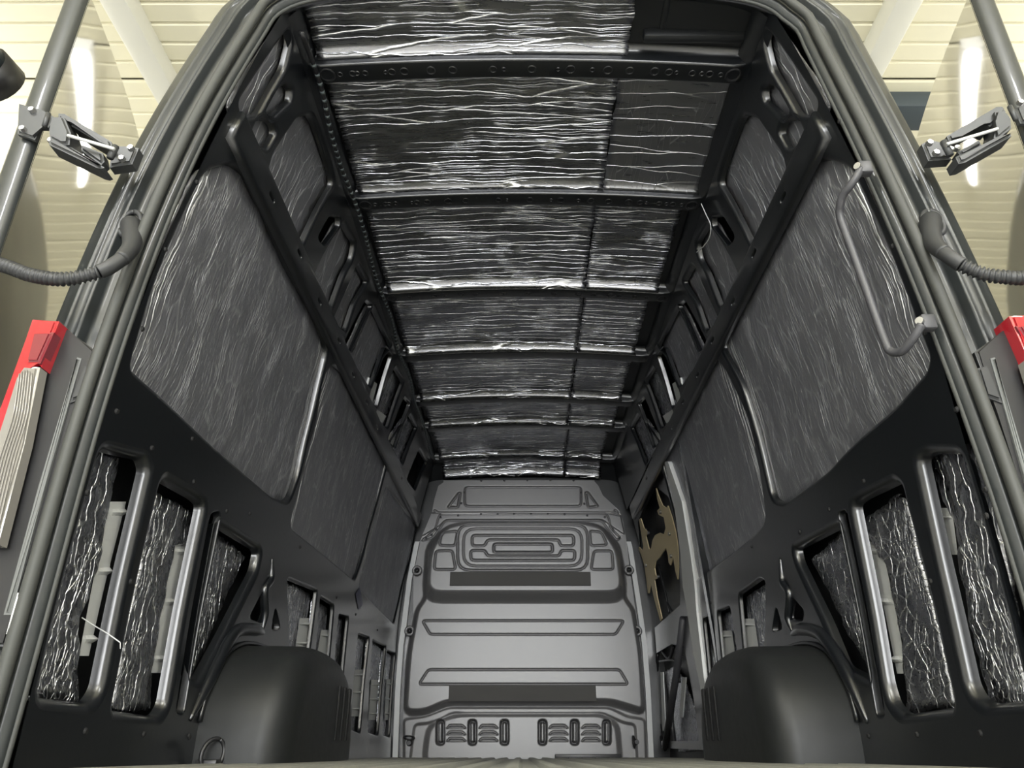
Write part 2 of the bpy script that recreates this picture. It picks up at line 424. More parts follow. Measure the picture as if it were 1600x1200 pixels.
# openings between the waist rail and the roof, read on one wall and mirrored to the other (both walls are pressed alike)
UP_L = {
    'u1': [(446,46),(373,160),(380,187),(394,180),(437,106),(450,64)],
    'u2': [(443,131),(449,140),(446,158),(422,189),(416,173),(432,143)],
    'u3': [(405,180),(418,192),(423,208),(410,236),(392,213)],
    'u4': [(467,182),(480,179),(490,200),(512,266),(516,286),(486,336),(472,366),(466,384),(449,341),(422,277),(422,262),(428,240)],
    'u5': [(516,336),(525,340),(524,353),(503,385),(496,371)],
    'u6': [(536,346),(551,380),(545,404),(533,424),(512,482),(491,432),(500,411)],
    'u7': [(561,410),(571,440),(549,472),(534,518),(521,500),(540,458)],
    'u8': [(572,467),(577,477),(544,550),(537,536)],
    'u9': [(584,475),(609,540),(593,556),(574,606),(547,556)],
    'u10': [(604,540),(609,556),(584,638),(577,620)],
    'u11': [(620,571),(629,596),(601,670),(587,648)],
    'u12': [(634,618),(639,630),(613,700),(606,686)],
    'u13': [(641,646),(649,668),(625,726),(610,692)],
    'u14': [(657,699),(665,721),(645,766),(636,748)]}
UPW = {}
D_DOOR = 3.95                                       # the sliding door's opening starts here on the one wall

def make_lip(V, Fc, side, hole, r, depth, inset=.003):
    """rolled edge round a hole (ccw, in Y z): quarter round, then a straight return going outward"""
    rings = []
    prof_ = [(r * math.sin(a), r * (1 - math.cos(a))) for a in (k * PI/2/5 for k in range(6))] + [(r + inset, depth)]
    base = len(V)
    for ins, dep in prof_:
        q = offset_poly(hole, -ins)
        for y, z in q: V.append(wpt(side, y, z, dep))
    n = len(hole)
    for k in range(len(prof_) - 1):
        for i in range(n):
            a, b = base + k*n + i, base + k*n + (i+1) % n
            Fc.append((a, b, b + n, a + n) if side > 0 else (a, a + n, b + n, b))
HOLES = {}
def hole_outline(side, px, depth, extra):
    """visible outline -> hole in the sheet: where the deep end of the lip limits the view, push the edge out accordingly"""
    p0 = P3(side, px); p1 = P3(side, px, depth)
    if area2(p0) < 0: p0, p1 = p0[::-1], p1[::-1]
    out = []; N = len(p0)
    for i in range(N):
        a, b, c = Vector(p0[i-1]), Vector(p0[i]), Vector(p0[(i+1) % N])
        e = (b-a).normalized() + (c-b).normalized(); n = Vector((e.y, -e.x)).normalized()
        v = Vector(p1[i]) - b; k = max(0, min(1, .5 + 2 * n.dot(v.normalized())))
        q = b + v * k + n * extra * k; out.append((max(q.x, Y_BACK + .022), q.y))
    return out
UPW.update({k: hole_outline(-1, v, .02, .006) for k, v in UP_L.items()})
def build_wall(side):
    name = 'wall_left' if side < 0 else 'wall_right'
    holes = {}
    for i, p in enumerate(WIN[side]): holes['w%d' % (i+1)] = (round_poly(ccw(hole_outline(side, p, (.030, .018, .014)[i], .008)), .05), .014, (.032, .022, .018)[i])
    for k, p in LOW[side].items():
        far = k in ('o5', 'o6', 'o7', 'o8', 'o9', 'o10')
        r = .009 if far else {'slit': .004, 'o4': .006, 'o4b': .004}.get(k, .020)
        q = ccw(hole_outline(side, p, .012 if far else .030 if r > .01 else .015, r * .5))
        holes[k] = (round_poly(q, .03), r, .016 if far else .030 if r > .01 else .02)
    for k, p in UPW.items():
        if side > 0 and max(y for y, z in p) > 4.9: continue
        holes[k] = (round_poly(ccw(p), .025), .006 if k in ('u5', 'u8', 'u10', 'u12') else .014, .022)
    grown = {}
    for k, (p, r, d) in holes.items():
        g = offset_poly(resample(p, .06), r * .7); grown[k] = (g, r, d)
    HOLES[side] = {k: p for k, (p, r, d) in holes.items()}
    yf = Y_FRONT if side < 0 else D_DOOR
    outer = [(Y_BACK, -.11)]
    outer += [(yf, -.11)] if side < 0 else [(3.62, -.11), (3.70, .3), (3.86, .7), (3.90, .95), (3.9, 1.25), (3.96, 1.5), (4.1, 1.56), (5.22, 1.56)]
    outer += [(yf if side < 0 else 5.22, 1.93), (Y_BACK, 1.93)]
    outer = resample(outer, .05)
    vs, fs = cdt(outer, [g for g, r, d in grown.values()], .045, .010)
    V = [wpt(side, y, z) for y, z in vs]
    Fc = orient(V, fs, Vector((-side, 0, 0)))
    for g, r, d in grown.values(): make_lip(V, Fc, side, g, r, d)
    o = struct(obj(name, V, Fc, M['paint']))
    # outer skin behind the openings
    sk = []; sf = []; ys = np.linspace(1.36, 5.4, 12); zs = np.linspace(-.14, 2.0, 22)
    for y in ys:
        for z in zs: sk.append(wpt(side, y, z, .1))
    for i in range(len(ys)-1):
        for j in range(len(zs)-1):
            a = i*len(zs)+j; sf.append((a, a+1, a+1+len(zs), a+len(zs)))
    if side < 0: obj('outer_skin', sk, sf, M['paint2'], o)
    else: obj('outer_skin', sk, sf, M['paint2'], o)
    return o
wall = {-1: build_wall(-1), 1: build_wall(1)}

def raised_band(name, side, poly, holes, h, mat_, parent, r=.008, grid=.04):
    """a pressed band standing h proud of the wall sheet, rounded edges, holes through it"""
    poly = ccw(poly); vs, fs = cdt(poly, holes, grid, .008)
    V = [wpt(side, y, z, -h) for y, z in vs]; Fc = orient(V, fs, Vector((-side, 0, 0)))
    for loop, sgn in [(poly, 1)] + [(ccw(q), -1) for q in holes]:
        base = len(V); n = len(loop); K = 4
        rr = r if sgn > 0 else .003
        rows = [(rr * math.sin(k*PI/2/K), rr * (1 - math.cos(k*PI/2/K))) for k in range(K + 1)] + [(rr, h + .002)]
        for ins, dep in rows:
            for y, z in offset_poly(loop, sgn * ins): V.append(wpt(side, y, z, -h + dep))
        for k in range(len(rows) - 1):
            for i in range(n):
                a, b = base + k*n + i, base + k*n + (i+1) % n
                Fc.append((a, b, b + n, a + n))
    me = obj(name, V, Fc, mat_, parent)
    bm = bmesh.new(); bm.from_mesh(me.data); bmesh.ops.remove_doubles(bm, verts=bm.verts, dist=1e-5); bmesh.ops.recalc_face_normals(bm, faces=bm.faces); bm.to_mesh(me.data); bm.free()
    return me
def obround(cy, cz, L, W, ang, n=6):
    out = []
    for s, a0 in ((1, -PI/2), (-1, PI/2)):
        for k in range(n + 1):
            a = a0 + PI * k / n; x = s * (L - W) / 2 + W/2 * math.cos(a); y = W/2 * math.sin(a)
            out.append((cy + x * math.cos(ang) - y * math.sin(ang), cz + x * math.sin(ang) + y * math.cos(ang)))
    return out
RAILZ = [P3(-1, [(x, y)])[0] for x, y in [(410,318),(458,398),(492,468),(522,532),(545,585),(567,627),(584,665),(622,748)]]
rail_z = sum(z for y, z in RAILZ) / len(RAILZ)
for s in (-1, 1):
    y1 = 5.2 if s < 0 else 5.0
    ys = np.linspace(1.40, y1, 40)
    band = [(y, rail_z - .037) for y in ys] + [(y, rail_z + .037) for y in ys[::-1]]
    slots = []
    for i, (y, z) in enumerate(RAILZ):
        if y < y1 - .1: slots.append(obround(y, rail_z + (.006 if i % 2 else -.004), .055, .018, 0))
    raised_band('waist_rail', s, band, slots, .022, M['paint'], wall[s], .012)

# pressed beads on the wall
def bead(name, side, px, r, off=0, parent=None, taper=True):
    pts = [wpt(side, *on_wall(side, x, y), off) for x, y in px]
    path = smooth_path(pts, 6); n = len(path)
    rad = [r * (min(1, .25 + 4 * min(i, n-1-i) / n) if taper else 1) for i in range(n)]
    return tube(name, path, rad, M['paint'], parent or wall[side], 12)
bead('arch_bead', -1, Z4([(125,1000),(205,830),(285,668),(330,625),(400,625),(432,638)]), .020)
bead('arch_bead', 1, Z6([(950,1030),(880,860),(800,725),(760,690),(700,680),(665,700)]), .020)
bead('pillar_bead', -1, Z4([(467,325),(462,410),(438,450),(436,500),(438,560),(425,635)]), .014)
bead('pillar_bead', 1, Z6([(622,412),(632,500),(655,540),(655,590),(652,640),(668,690)]), .014)
# bolts and plugs scattered on the belt and sill panels
def bolt_mesh():
    bm = bmesh.new(); bmesh.ops.create_cone(bm, cap_ends=True, segments=12, radius1=.007, radius2=.0045, depth=.004); return bm
bolt0 = None
for s, pts in ((-1, Z3([(517,110),(660,225),(772,325),(445,565),(290,1075),(490,1085),(655,78),(645,1095)]) + Z4([(373,140),(583,280),(815,560),(735,490),(905,625),(165,895),(120,1065)]) + [(307,285),(258,390),(222,514),(182,643),(136,770)]),
               (1, Z7([(230,230),(360,125),(120,315),(610,500),(797,1070),(560,1075),(378,1080),(820,255)]) + Z6([(515,370),(695,318),(805,230),(362,580),(935,125)]) + [(1312,190),(1394,385),(1446,520),(1495,640),(1541,765)])):
    for x, y in pts:
        Yb, zb = on_wall(s, x, y)
        if bolt0 is None: bolt0 = from_bm('bolt', bolt_mesh(), M['felt2'], wall[s]); b = bolt0
        else: b = bolt0.copy(); COL.objects.link(b); b.parent = wall[s]
        b.location = wpt(s, Yb, zb, -.002); b.rotation_euler = (0, -s * PI/2, 0)

# ------------------------------------------------------------------ foil insulation on the walls
def wall_sheet(name, side, poly, off, m, thick=.006, jag=.004, grid=.03, wave=.003, seed=0, center_bulge=0):
    poly = ccw(poly); poly = resample(poly, .018)
    rnd = random.Random(seed)
    poly = [(y + rnd.uniform(-jag, jag), z + rnd.uniform(-jag, jag)) for y, z in poly]
    vs, fs = cdt(poly, [], grid, .008)
    dist = seg_dist(poly, vs) if center_bulge else None
    V = []
    for i, (y, z) in enumerate(vs):
        d = wave * noise.noise((y * 9, z * 5, seed * 3.7)) + wave * .6 * noise.noise((y * 25, z * 16, seed))
        if center_bulge: d -= center_bulge * min(1, dist[i] / .08)
        V.append(wpt(side, y, z, off + d))
    n = len(V); Fc = orient(V, fs, Vector((-side, 0, 0)))
    ed = np.zeros(len(vs)); dmin = np.full(len(vs), 9.)
    for i in range(len(poly)):                       # distance to the upright edges only
        a, b = np.array(poly[i-1]), np.array(poly[i]); t_ = np.array(poly[(i+3) % len(poly)]) - np.array(poly[i-4])
        if abs(t_[1]) < abs(t_[0]) * 1.1: continue
        dmin = np.minimum(dmin, np.hypot(*(vs - b).T))
    ed = np.clip(1 - dmin / .15, 0, 1)
    cnt = {}
    for f in Fc:
        for a, b in ((f[0], f[1]), (f[1], f[2]), (f[2], f[0])): cnt[(a, b)] = 1
    rim = [(a, b) for a, b in cnt if (b, a) not in cnt]
    V2 = V + [wpt(side, y, z, off + thick) for y, z in vs]
    F2 = Fc + [(a, a + n, b + n, b) for a, b in rim]
    uv = [(y, z) for y, z in vs] * 2
    o = obj(name, V2, F2, m, None, True, uv)
    at = o.data.attributes.new('edge', 'FLOAT', 'POINT'); at.data.foreach_set('value', np.r_[ed, ed].astype(np.float32))
    return o
G_F = 'foil insulation sheets'
side_name = {-1: 'left', 1: 'right'}
win_lab = {-1: ['largest smooth foil sheet on the wall opposite the grab handle',
                'middle foil sheet of the three large ones opposite the grab handle',
                'narrow plain foil sheet beside the bulkhead, opposite the tan plate'],
           1: ['big scratched foil sheet behind the bent grab handle',
               'large foil sheet with creased edges between tan plate and bent grab handle']}
for s in (-1, 1):
    for i in range(len(WIN[s])):
        p = HOLES[s]['w%d' % (i+1)]
        q = offset_poly(resample(p, .04), .0)
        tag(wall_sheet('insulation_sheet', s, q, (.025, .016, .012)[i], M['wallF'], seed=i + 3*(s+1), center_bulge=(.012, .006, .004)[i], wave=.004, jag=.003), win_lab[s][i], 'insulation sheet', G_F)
FOIL = {-1: {'o1': Z3([(330,80),(400,150),(378,290),(335,500),(280,680),(262,972),(95,972),(200,560)]),
             'o2': Z3([(530,255),(560,280),(658,330),(645,430),(600,440),(560,640),(520,870),(516,1005),(370,1005),(385,980)]),
             'o3': Z3([(725,370),(745,400),(842,480),(770,620),(700,790),(655,890),(640,890)])},
        1: {'o1': Z7([(605,40),(640,0),(780,-30),(860,200),(985,980),(830,950),(780,740),(722,430),(705,300),(650,190),(615,110)]),
            'o2': Z7([(350,275),(490,165),(520,200),(700,975),(525,995),(505,720),(450,440),(380,350)]),
            'o3': Z7([(160,420),(280,305),(395,860),(300,700),(225,540)])}}
low_lab = {-1: {'o1': 'crumpled foil strip in the lower opening nearest the clear-lensed tail light',
                'o2': 'crumpled foil strip in the second lower opening from the clear-lensed tail light',
                'o3': 'ragged foil triangle just above the lashing ring and wheel arch'},
           1: {'o1': 'brightest crumpled foil strip, below the grab handle next to the door frame',
               'o2': 'net-creased foil strip with grey strip beside it, below the grab handle',
               'o3': 'ragged net-creased foil triangle beside the wheel arch on the grab handle wall'}}
for s in (-1, 1):
    for k in ('o1', 'o2', 'o3'):
        m = M['lowF'] if s < 0 else (M['netF'] if k != 'o1' else M['lowF'])
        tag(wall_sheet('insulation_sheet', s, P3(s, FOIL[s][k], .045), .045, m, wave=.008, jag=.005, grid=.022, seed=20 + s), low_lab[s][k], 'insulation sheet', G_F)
    for k in LOW[s]:
        if k in ('o1', 'o2', 'o3', 'slit', 'o4b'): continue
        p = HOLES[s][k]
        zmin = min(z for y, z in p); zmax = max(z for y, z in p)
        q = offset_poly([(y, min(z, zmax - .02)) for y, z in p], .002)
        w_ = 'opposite the grab handle' if s < 0 else 'on the grab handle wall'
        nm = {'o4': 'small foil patch in a triangular hole over the wheel arch', 'o5': 'foil strip in first narrow opening beyond the wheel arch',
              'o6': 'foil strip in second narrow opening beyond the wheel arch', 'o7': 'foil strip in third narrow opening beyond the wheel arch',
              'o8': 'foil strip in fourth narrow opening beyond the wheel arch', 'o9': 'foil strip in fifth narrow opening beyond the wheel arch',
              'o10': 'foil sliver in the last low opening beside the bulkhead'}[k]
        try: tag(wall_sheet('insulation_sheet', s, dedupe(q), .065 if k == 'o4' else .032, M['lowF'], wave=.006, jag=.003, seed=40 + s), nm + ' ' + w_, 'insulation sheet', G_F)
        except Exception as e: print('sheet', k, e)
ordw = ['first', 'second', 'third', 'fourth', 'fifth', 'sixth', 'seventh', 'eighth', 'ninth', 'tenth', 'eleventh', 'twelfth', 'thirteenth', 'fourteenth']
for s in (-1, 1):
    n = 0
    for k in UPW:
        if k not in HOLES[s] or k in ('u5', 'u8', 'u10', 'u12', 'u14'): continue
        q = offset_poly(resample(HOLES[s][k], .05), .006)
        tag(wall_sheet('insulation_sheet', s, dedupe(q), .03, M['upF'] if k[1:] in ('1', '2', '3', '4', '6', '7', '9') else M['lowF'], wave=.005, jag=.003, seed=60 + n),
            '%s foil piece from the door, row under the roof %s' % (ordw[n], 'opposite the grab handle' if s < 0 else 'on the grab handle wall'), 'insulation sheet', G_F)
        n += 1

# light grey notched reinforcement strips seen in the lower openings (part of the outer skin)
def reinf(side, px, notches, off=.05):
    q = P3(side, px, off); (tl, tr, br, bl) = q
    V = []; Fc = []; n = 40
    for i in range(n + 1):
        t = i / n
        a = Vector(tl).lerp(Vector(bl), t); b = Vector(tr).lerp(Vector(br), t)
        d = 0
        for c in notches:
            u = abs(t - c) / .022
            if u < 1: d = .014 * (1 - u)
        for j in range(5):
            f = j / 4; p = a.lerp(b, f); V.append(wpt(side, p.x, p.y, off - d * (f if side < 0 else 1 - f) * 1.0))
    for i in range(n):
        for j in range(4):
            a = i*5+j; Fc.append((a, a+1, a+6, a+5) if side > 0 else (a, a+5, a+6, a+1))
    o = obj('reinforcement_strip', V, Fc, M['strip'], wall[side], smooth=False)
    return o
NT = (.07, .47, .9)
reinf(-1, Z3([(376,292),(430,292),(303,818),(270,818)]), NT)
reinf(-1, Z3([(596,432),(648,432),(560,876),(512,876)]), NT)
reinf(1, Z7([(378,352),(424,352),(522,846),(484,846)]), NT)
reinf(1, Z7([(640,225),(690,225),(712,400),(690,400)]), (.2,))
reinf(-1, Z4([(582,575),(622,575),(600,790),(552,790)]), (.12, .5, .85), .024)
reinf(-1, Z4([(672,625),(704,625),(684,835),(642,810)]), (.12, .5, .85), .024)
reinf(-1, Z4([(808,790),(846,790),(830,985),(795,985)]), (.12, .5, .85), .024)
reinf(-1, Z4([(880,832),(912,832),(898,1000),(868,1000)]), (.12, .5, .85), .024)
reinf(-1, Z4([(945,830),(960,830),(950,1000),(935,1000)]), (.12, .5, .85), .024)
reinf(1, Z6([(482,640),(524,640),(552,835),(500,835)]), (.12, .6), .024)
reinf(1, Z6([(402,685),(440,685),(464,850),(418,870)]), (.12, .6), .024)
for px in ([(578,590),(590,600),(578,648),(568,638)], [(590,640),(604,650),(586,684),(577,668)], [(612,676),(622,690),(610,716),(601,706)], [(636,716),(645,724),(632,756),(623,746)]):
    for s in (-1, 1):
        q = P3(-1, px, .02)
        if s > 0 and q[0][0] > 4.8: continue
        V = [wpt(s, y, z, .022) for y, z in q] + [wpt(s, y, z, .03) for y, z in q]
        obj('reinforcement_strip', V, [(0,1,2,3), (4,7,6,5), (0,4,5,1), (1,5,6,2), (2,6,7,3), (3,7,4,0)], M['strip'], wall[s], smooth=False)

# ------------------------------------------------------------------ roof: skin, bows, foil
BOW_PX = [97, 306, 451, 549, 621, 662, 712]
ZR = 1.90
BOW_Y = [at_z(826, y + (4 if i > 1 else 0), ZR + .022).y for i, y in enumerate(BOW_PX)]
HW = .716                                          # half span of a bow
def crown(x): return .034 * (1 - ((x - X0) / HW) ** 2)
def roof_z(x, y, up=.05):
    z = ZR + crown(x) + up
    if y > BOW_Y[-1]: z -= .11 * ((y - BOW_Y[-1]) / (5.3 - BOW_Y[-1])) ** 1.5
    return z
V = []; Fc = []; nx, ny = 40, 60
for j in range(ny + 1):
    for i in range(nx + 1):
        x = X0 - .86 + 1.72 * i / nx; y = 1.36 + 4.18 * j / ny
        ax = abs(x - X0); z = roof_z(max(X0 - HW, min(X0 + HW, x)), y, .062)
        z -= max(0, ax - .68) ** 2 * 4
        V.append((x, y, z))
for j in range(ny):
    for i in range(nx): a = j*(nx+1)+i; Fc.append((a, a+nx+1, a+nx+2, a+1))
ceil = struct(obj('ceiling', V, Fc, M['paint2']))
def bow(Y, parent):
    # hat section: rear face, rounded lower rear edge, holed underside, front face
    D = .072; H = .058
    sec = [(-.02, H), (-.001, H - .004), (0, H*.5)] + [(.008 * (1 - math.cos(a)), .008 * (1 - math.sin(a))) for a in (k*PI/2/4 for k in range(5))] \
        + [(D*.5, 0)] + [(D - .008 * (1 - math.sin(a)), .008 * (1 - math.cos(a))) for a in (k*PI/2/4 for k in range(5))] + [(D, H*.5), (D + .002, H)]
    V = []; Fc = []; n = 48; m = len(sec)
    for i in range(n + 1):
        x = X0 - HW + 2 * HW * i / n
        u = abs(x - X0) / HW; e = 1 if u < .93 else 1 - .55 * ((u - .93) / .07) ** 2
        for dy, dz in sec: V.append((x, Y + dy, ZR + crown(x) + H - (H - dz) * e))
    for i in range(n):
        for k in range(m - 1): a = i*m+k; Fc.append((a, a+1, a+m+1, a+m))
    o = obj('roof_bow', V, Fc, M['paint'], parent)
    return o
bows = [bow(y, ceil) for y in BOW_Y]
# holes along the underside of the two rear bows: dimples with dark centres
def dimple_bm(R):
    bm = bmesh.new(); prev = None
    for r, z in [(R*1.5, .0006), (R*1.25, -.0016), (R*1.02, .0), (R, .005), (R*.98, .012)]:
        ringv = [bm.verts.new((r*math.cos(a), r*math.sin(a), z)) for a in (2*PI*k/14 for k in range(14))]
        if prev:
            for k in range(14): bm.faces.new((prev[k], prev[(k+1) % 14], ringv[(k+1) % 14], ringv[k]))
        prev = ringv
    bm.faces.new(prev); return bm
HX = [(-.64, .018), (-.6, .006), (-.56, .008), (-.545, .006), (-.52, .007), (-.455, .005), (-.435, .009), (-.395, .01), (-.31, .011), (-.24, .01), (-.11, .009), (-.075, .005), (.015, .01), (.1, .005),
      (.14, .011), (.21, .006), (.26, .011), (.33, .01), (.41, .011), (.455, .009), (.48, .005), (.53, .008), (.56, .006), (.585, .009), (.62, .006), (.66, .018)]
protos = {}
for bi in (0, 1, 2):
    for x, R in HX:
        if bi == 2 and R < .008: continue
        key = round(R, 3)
        if key not in protos: o = protos[key] = from_bm('bow_hole', dimple_bm(R), M['black'], bows[bi])
        else: o = protos[key].copy(); COL.objects.link(o); o.parent = bows[bi]
        o.location = (X0 + x, BOW_Y[bi] + .036, ZR + crown(X0 + x) - .0008)

def roof_sheet(x0, x1, y0, y1, m, up=.045, seed=0, ragged=False):
    rnd = random.Random(seed); nx = max(8, int((x1-x0)/.022)); ly_ = y1 - y0; V = []; uv = []
    rows = [q * (1 - .03/ly_) for q in np.linspace(0, 1, max(5, int(ly_/.022)))] + [1 - .03/ly_ * (1 - k/5) for k in range(1, 6)]; ny = len(rows) - 1
    ex0 = [rnd.uniform(-.004, .004) for _ in range(ny+1)]; ex1 = [rnd.uniform(-.004, .004) for _ in range(ny+1)]
    ey = [rnd.uniform(-.005, .005) for _ in range(nx+1)]
    for j in range(ny + 1):
        for i in range(nx + 1):
            fx, fy = i/nx, rows[j]
            a, b = x0 + ex0[j], x1 + ex1[j]; x = a + (b-a)*fx; y = y0 + (y1-y0)*fy + ey[i] * (fy if ragged else 0)
            d = .004 * noise.noise((x*5, y*14, seed)) + .0025 * noise.noise((x*14, y*40, seed*1.3))
            # the sheet rolls down against the bow in front of it
            e = (y1 - y); d *= .25 + .75 * min(1, e / .07); drop = (.043 if seed > 4 else .022) * (1 - min(1, e/.03) ** .6 if e < .03 else 0)
            V.append((x, y, roof_z(x, y, up) + d - drop)); uv.append((x + seed*.37, y))
    n = len(V); Fc = []
    for j in range(ny):
        for i in range(nx): a = j*(nx+1)+i; Fc.append((a, a+nx+1, a+nx+2, a+1))
    V2 = V + [(x, y, z + .007) for x, y, z in V]
    bd = [i for i in range(nx+1)] + [j*(nx+1)+nx for j in range(1, ny+1)] + [ny*(nx+1)+i for i in range(nx-1, -1, -1)] + [j*(nx+1) for j in range(ny-1, 0, -1)]
    for a, b in zip(bd, bd[1:] + bd[:1]): Fc.append((a, b, b + n, a + n))
    return obj('insulation_sheet', V2, Fc, m, None, True, uv + uv)
edges = [1.30] + BOW_Y + [5.27]
SEAM = [.345, .325, .31, .315, .32, .325, .34, .345]; RIGHT = [.0, .685, .64, .615, .615, .62, .60, .60]; LEFT = [-.665, -.665, -.66, -.66, -.655, -.65, -.645, -.63]
bay = ['before the first roof bow, at the rear door', 'between the first and second roof bows', 'between the second and third roof bows', 'between the third and fourth roof bows',
       'between the fourth and fifth roof bows', 'between the fifth and sixth roof bows', 'between the sixth and seventh roof bows', 'past the last roof bow, above the bulkhead']
for i in range(8):
    y0 = edges[i] + (.074 if i else 0) - .012; y1 = edges[i+1] - .002
    if i == 7: y1 = 5.27
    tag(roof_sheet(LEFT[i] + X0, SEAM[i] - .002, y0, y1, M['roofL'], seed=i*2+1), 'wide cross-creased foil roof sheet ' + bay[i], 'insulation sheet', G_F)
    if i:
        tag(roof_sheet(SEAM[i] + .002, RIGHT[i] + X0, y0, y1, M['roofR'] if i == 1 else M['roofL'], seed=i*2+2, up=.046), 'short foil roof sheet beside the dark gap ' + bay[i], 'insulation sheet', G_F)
# ribs pressed into the bare corner of the roof skin
for x in (.42, .56):
    bm = bmesh.new(); bm_box(bm, (X0 + x - .012, 1.33, ZR + .078), (X0 + x + .012, 1.5, ZR + .1), .01); from_bm('pressed_rib', bm, M['paint2'], ceil)
plain('pressed_rib', (X0 + .36, 1.478, ZR + .05), (X0 + .69, 1.512, ZR + .09), M['paint2'], ceil, .012)
# roof edge flanges (dark, along both walls) and the taped harness
for s in (-1, 1):
    V = []; Fc = []; n = 60
    for i in range(n + 1):
        y = 1.38 + (5.2 - 1.38) * i / n
        for a, z in ((.0, ZR + .055), (.012, ZR + .025), (.03, ZR + .0), (.05, ZR - .035)):
            V.append((X0 + s * (.672 + a), y, z))
    for i in range(n):
        for k in range(3): a = i*4+k; Fc.append((a, a+1, a+5, a+4) if s > 0 else (a, a+4, a+5, a+1))
    obj('roof_flange', V, Fc, M['paint'], ceil)
hp = smooth_path([(X0 - .675 + .008*math.sin(i*1.7), 1.42 + i*.19, ZR - .012 + .006*math.sin(i*2.3)) for i in range(20)], 6)
har = empty('cable_harness', 'black taped cable harness with pale wrap marks along the roof edge', 'cable')
tube('cable', hp, .008, M['black'], har, 8)
wrap0 = None
for i in range(4, len(hp) - 3, 1):
    d = (hp[i+1] - hp[i-1]).normalized()
    if wrap0 is None: wrap0 = o = obj('tape_wrap', *tube_data([Vector((0,0,-.006)), Vector((0,0,.006))], .0084, 8), M['hose'] if i > 999 else M['wrap'], har)
    else: o = wrap0.copy(); COL.objects.link(o); o.parent = har
    o.location = hp[i]; o.rotation_euler = d.to_track_quat('Z', 'Y').to_euler()

# ------------------------------------------------------------------ bulkhead: one pressed panel as a fine height field
YB = 5.27
def B(x, y):                                       # crop pixel -> (X, z) on the bulkhead plane
    p = at_y(580 + x * .4, 720 + y * .4, YB); return (p.x, p.z)
def sdf(poly, pts): 
    d = seg_dist(poly, pts); return np.where(inside(poly, pts), -d, d)
out_px_l = [(116,1185),(125,1000),(134,740),(164,600),(165,440),(192,312),(235,210),(247,150),(262,98),(282,84)]
out_px_r = [(1084,1185),(1072,1000),(1052,740),(1034,600),(1012,440),(1000,330),(985,240),(970,195),(905,135),(888,98),(872,80)]
L_ = np.array([B(*p) for p in out_px_l]); R_ = np.array([B(*p) for p in out_px_r])
NZB, NXB = 540, 440
zt = B(560, 76)[1]; zb = -.105
zs = np.linspace(zb, zt, NZB)
xl = np.interp(zs, L_[:, 1], L_[:, 0]); xr = np.interp(zs, R_[:, 1], R_[:, 0])
f = np.linspace(0, 1, NXB)
XX = xl[:, None] * (1 - f) + xr[:, None] * f; ZZ = np.repeat(zs[:, None], NXB, 1)
P = np.c_[XX.ravel(), ZZ.ravel()]; Dp = np.zeros(len(P))
def ss(a, b, x): t = np.clip((x - a) / (b - a), 0, 1); return t*t*(3 - 2*t)
def near(poly, m=.12):
    a = np.asarray(poly); return (P[:, 0] > a[:, 0].min() - m) & (P[:, 0] < a[:, 0].max() + m) & (P[:, 1] > a[:, 1].min() - m) & (P[:, 1] < a[:, 1].max() + m)
def boss(px, h, w_, r=.03):
    poly = round_poly(ccw([B(*p) for p in px]), r); k = near(poly); Dp[k] += h * ss(w_/2, -w_/2, sdf(poly, P[k]))
def groove(px, depth, w_, r=.03):
    poly = round_poly(ccw([B(*p) for p in px]), r); k = near(poly); d = sdf(poly, P[k]); Dp[k] -= depth * np.exp(-(d / w_) ** 2)
def rect(x0, y0, x1, y1): return [(x0, y0), (x1, y0), (x1, y1), (x0, y1)]
# middle field stands out of the base, the upper dome stands out of that
boss([(135,985),(150,760),(182,585),(215,540),(222,330),(300,262),(370,252),(830,252),(895,262),(965,330),(985,540),(1020,585),(1050,760),(1062,985),(985,960),(930,945),(300,945),(215,985)], .085, .05, .1)
boss([(215,545),(232,360),(300,270),(370,256),(830,256),(890,270),(962,360),(985,545)], .10, .085, .12)
boss([(130,1195),(128,1010),(210,1000),(300,965),(930,965),(1000,1000),(1068,1010),(1075,1195),(1040,1195),(1030,1030),(990,1025),(900,985),(320,985),(230,1025),(170,1030),(150,1195)], .018, .02, .03)
boss([(205,1195),(225,1030),(330,990),(900,990),(960,1030),(975,1195)], .03, .045, .08)
# upper panel, its window-like swage and the two triangles
boss([(190,300),(225,205),(970,200),(990,290),(930,250),(905,230),(290,232),(265,255)], .012, .01, .02)
groove(rect(365,102,820,176), .020, .005, .03)
groove([(300,180),(342,124),(348,126),(338,180)], .022, .006, .01)
groove([(838,124),(846,122),(886,176),(848,180)], .022, .006, .01)
groove([(245,190),(250,202),(950,199),(955,190),(975,215),(930,205),(270,208)], .013, .005, .02)
groove([(262,224),(272,207),(918,207),(928,224),(935,262),(975,300),(960,310),(900,232),(290,232),(240,300),(195,312),(250,270)], .013, .0045, .02)
for r_, d_ in ((rect(345,275,838,448), .020), (rect(367,290,816,432), .012)): groove(r_, d_, .0055, .09)
groove([(400,315),(785,315),(785,355),(735,355),(728,332),(458,332),(448,355),(400,355)], .020, .0055, .025)
groove([(394,372),(448,372),(458,393),(730,393),(738,372),(790,372),(788,410),(396,410)], .020, .0055, .025)
groove(rect(482,348,704,380), .024, .006, .02)
for q in ([(275,353),(285,305),(345,298),(335,355)], [(256,445),(262,374),(325,373),(338,445)], [(845,298),(890,302),(912,352),(850,355)], [(850,445),(862,374),(930,374),(935,445)]): groove(q, .019, .005, .025)
groove([(205,631),(982,631),(950,684),(235,684)], .018, .0045, .02)
groove([(228,820),(965,820),(998,876),(192,876)], .018, .0045, .02)
for x in (271, 396, 521, 669, 794, 919):
    boss(rect(x-14,1014,x+14,1108), -.085, .018, .022); boss(rect(x-8,1022,x+8,1100), .085, .016, .014)
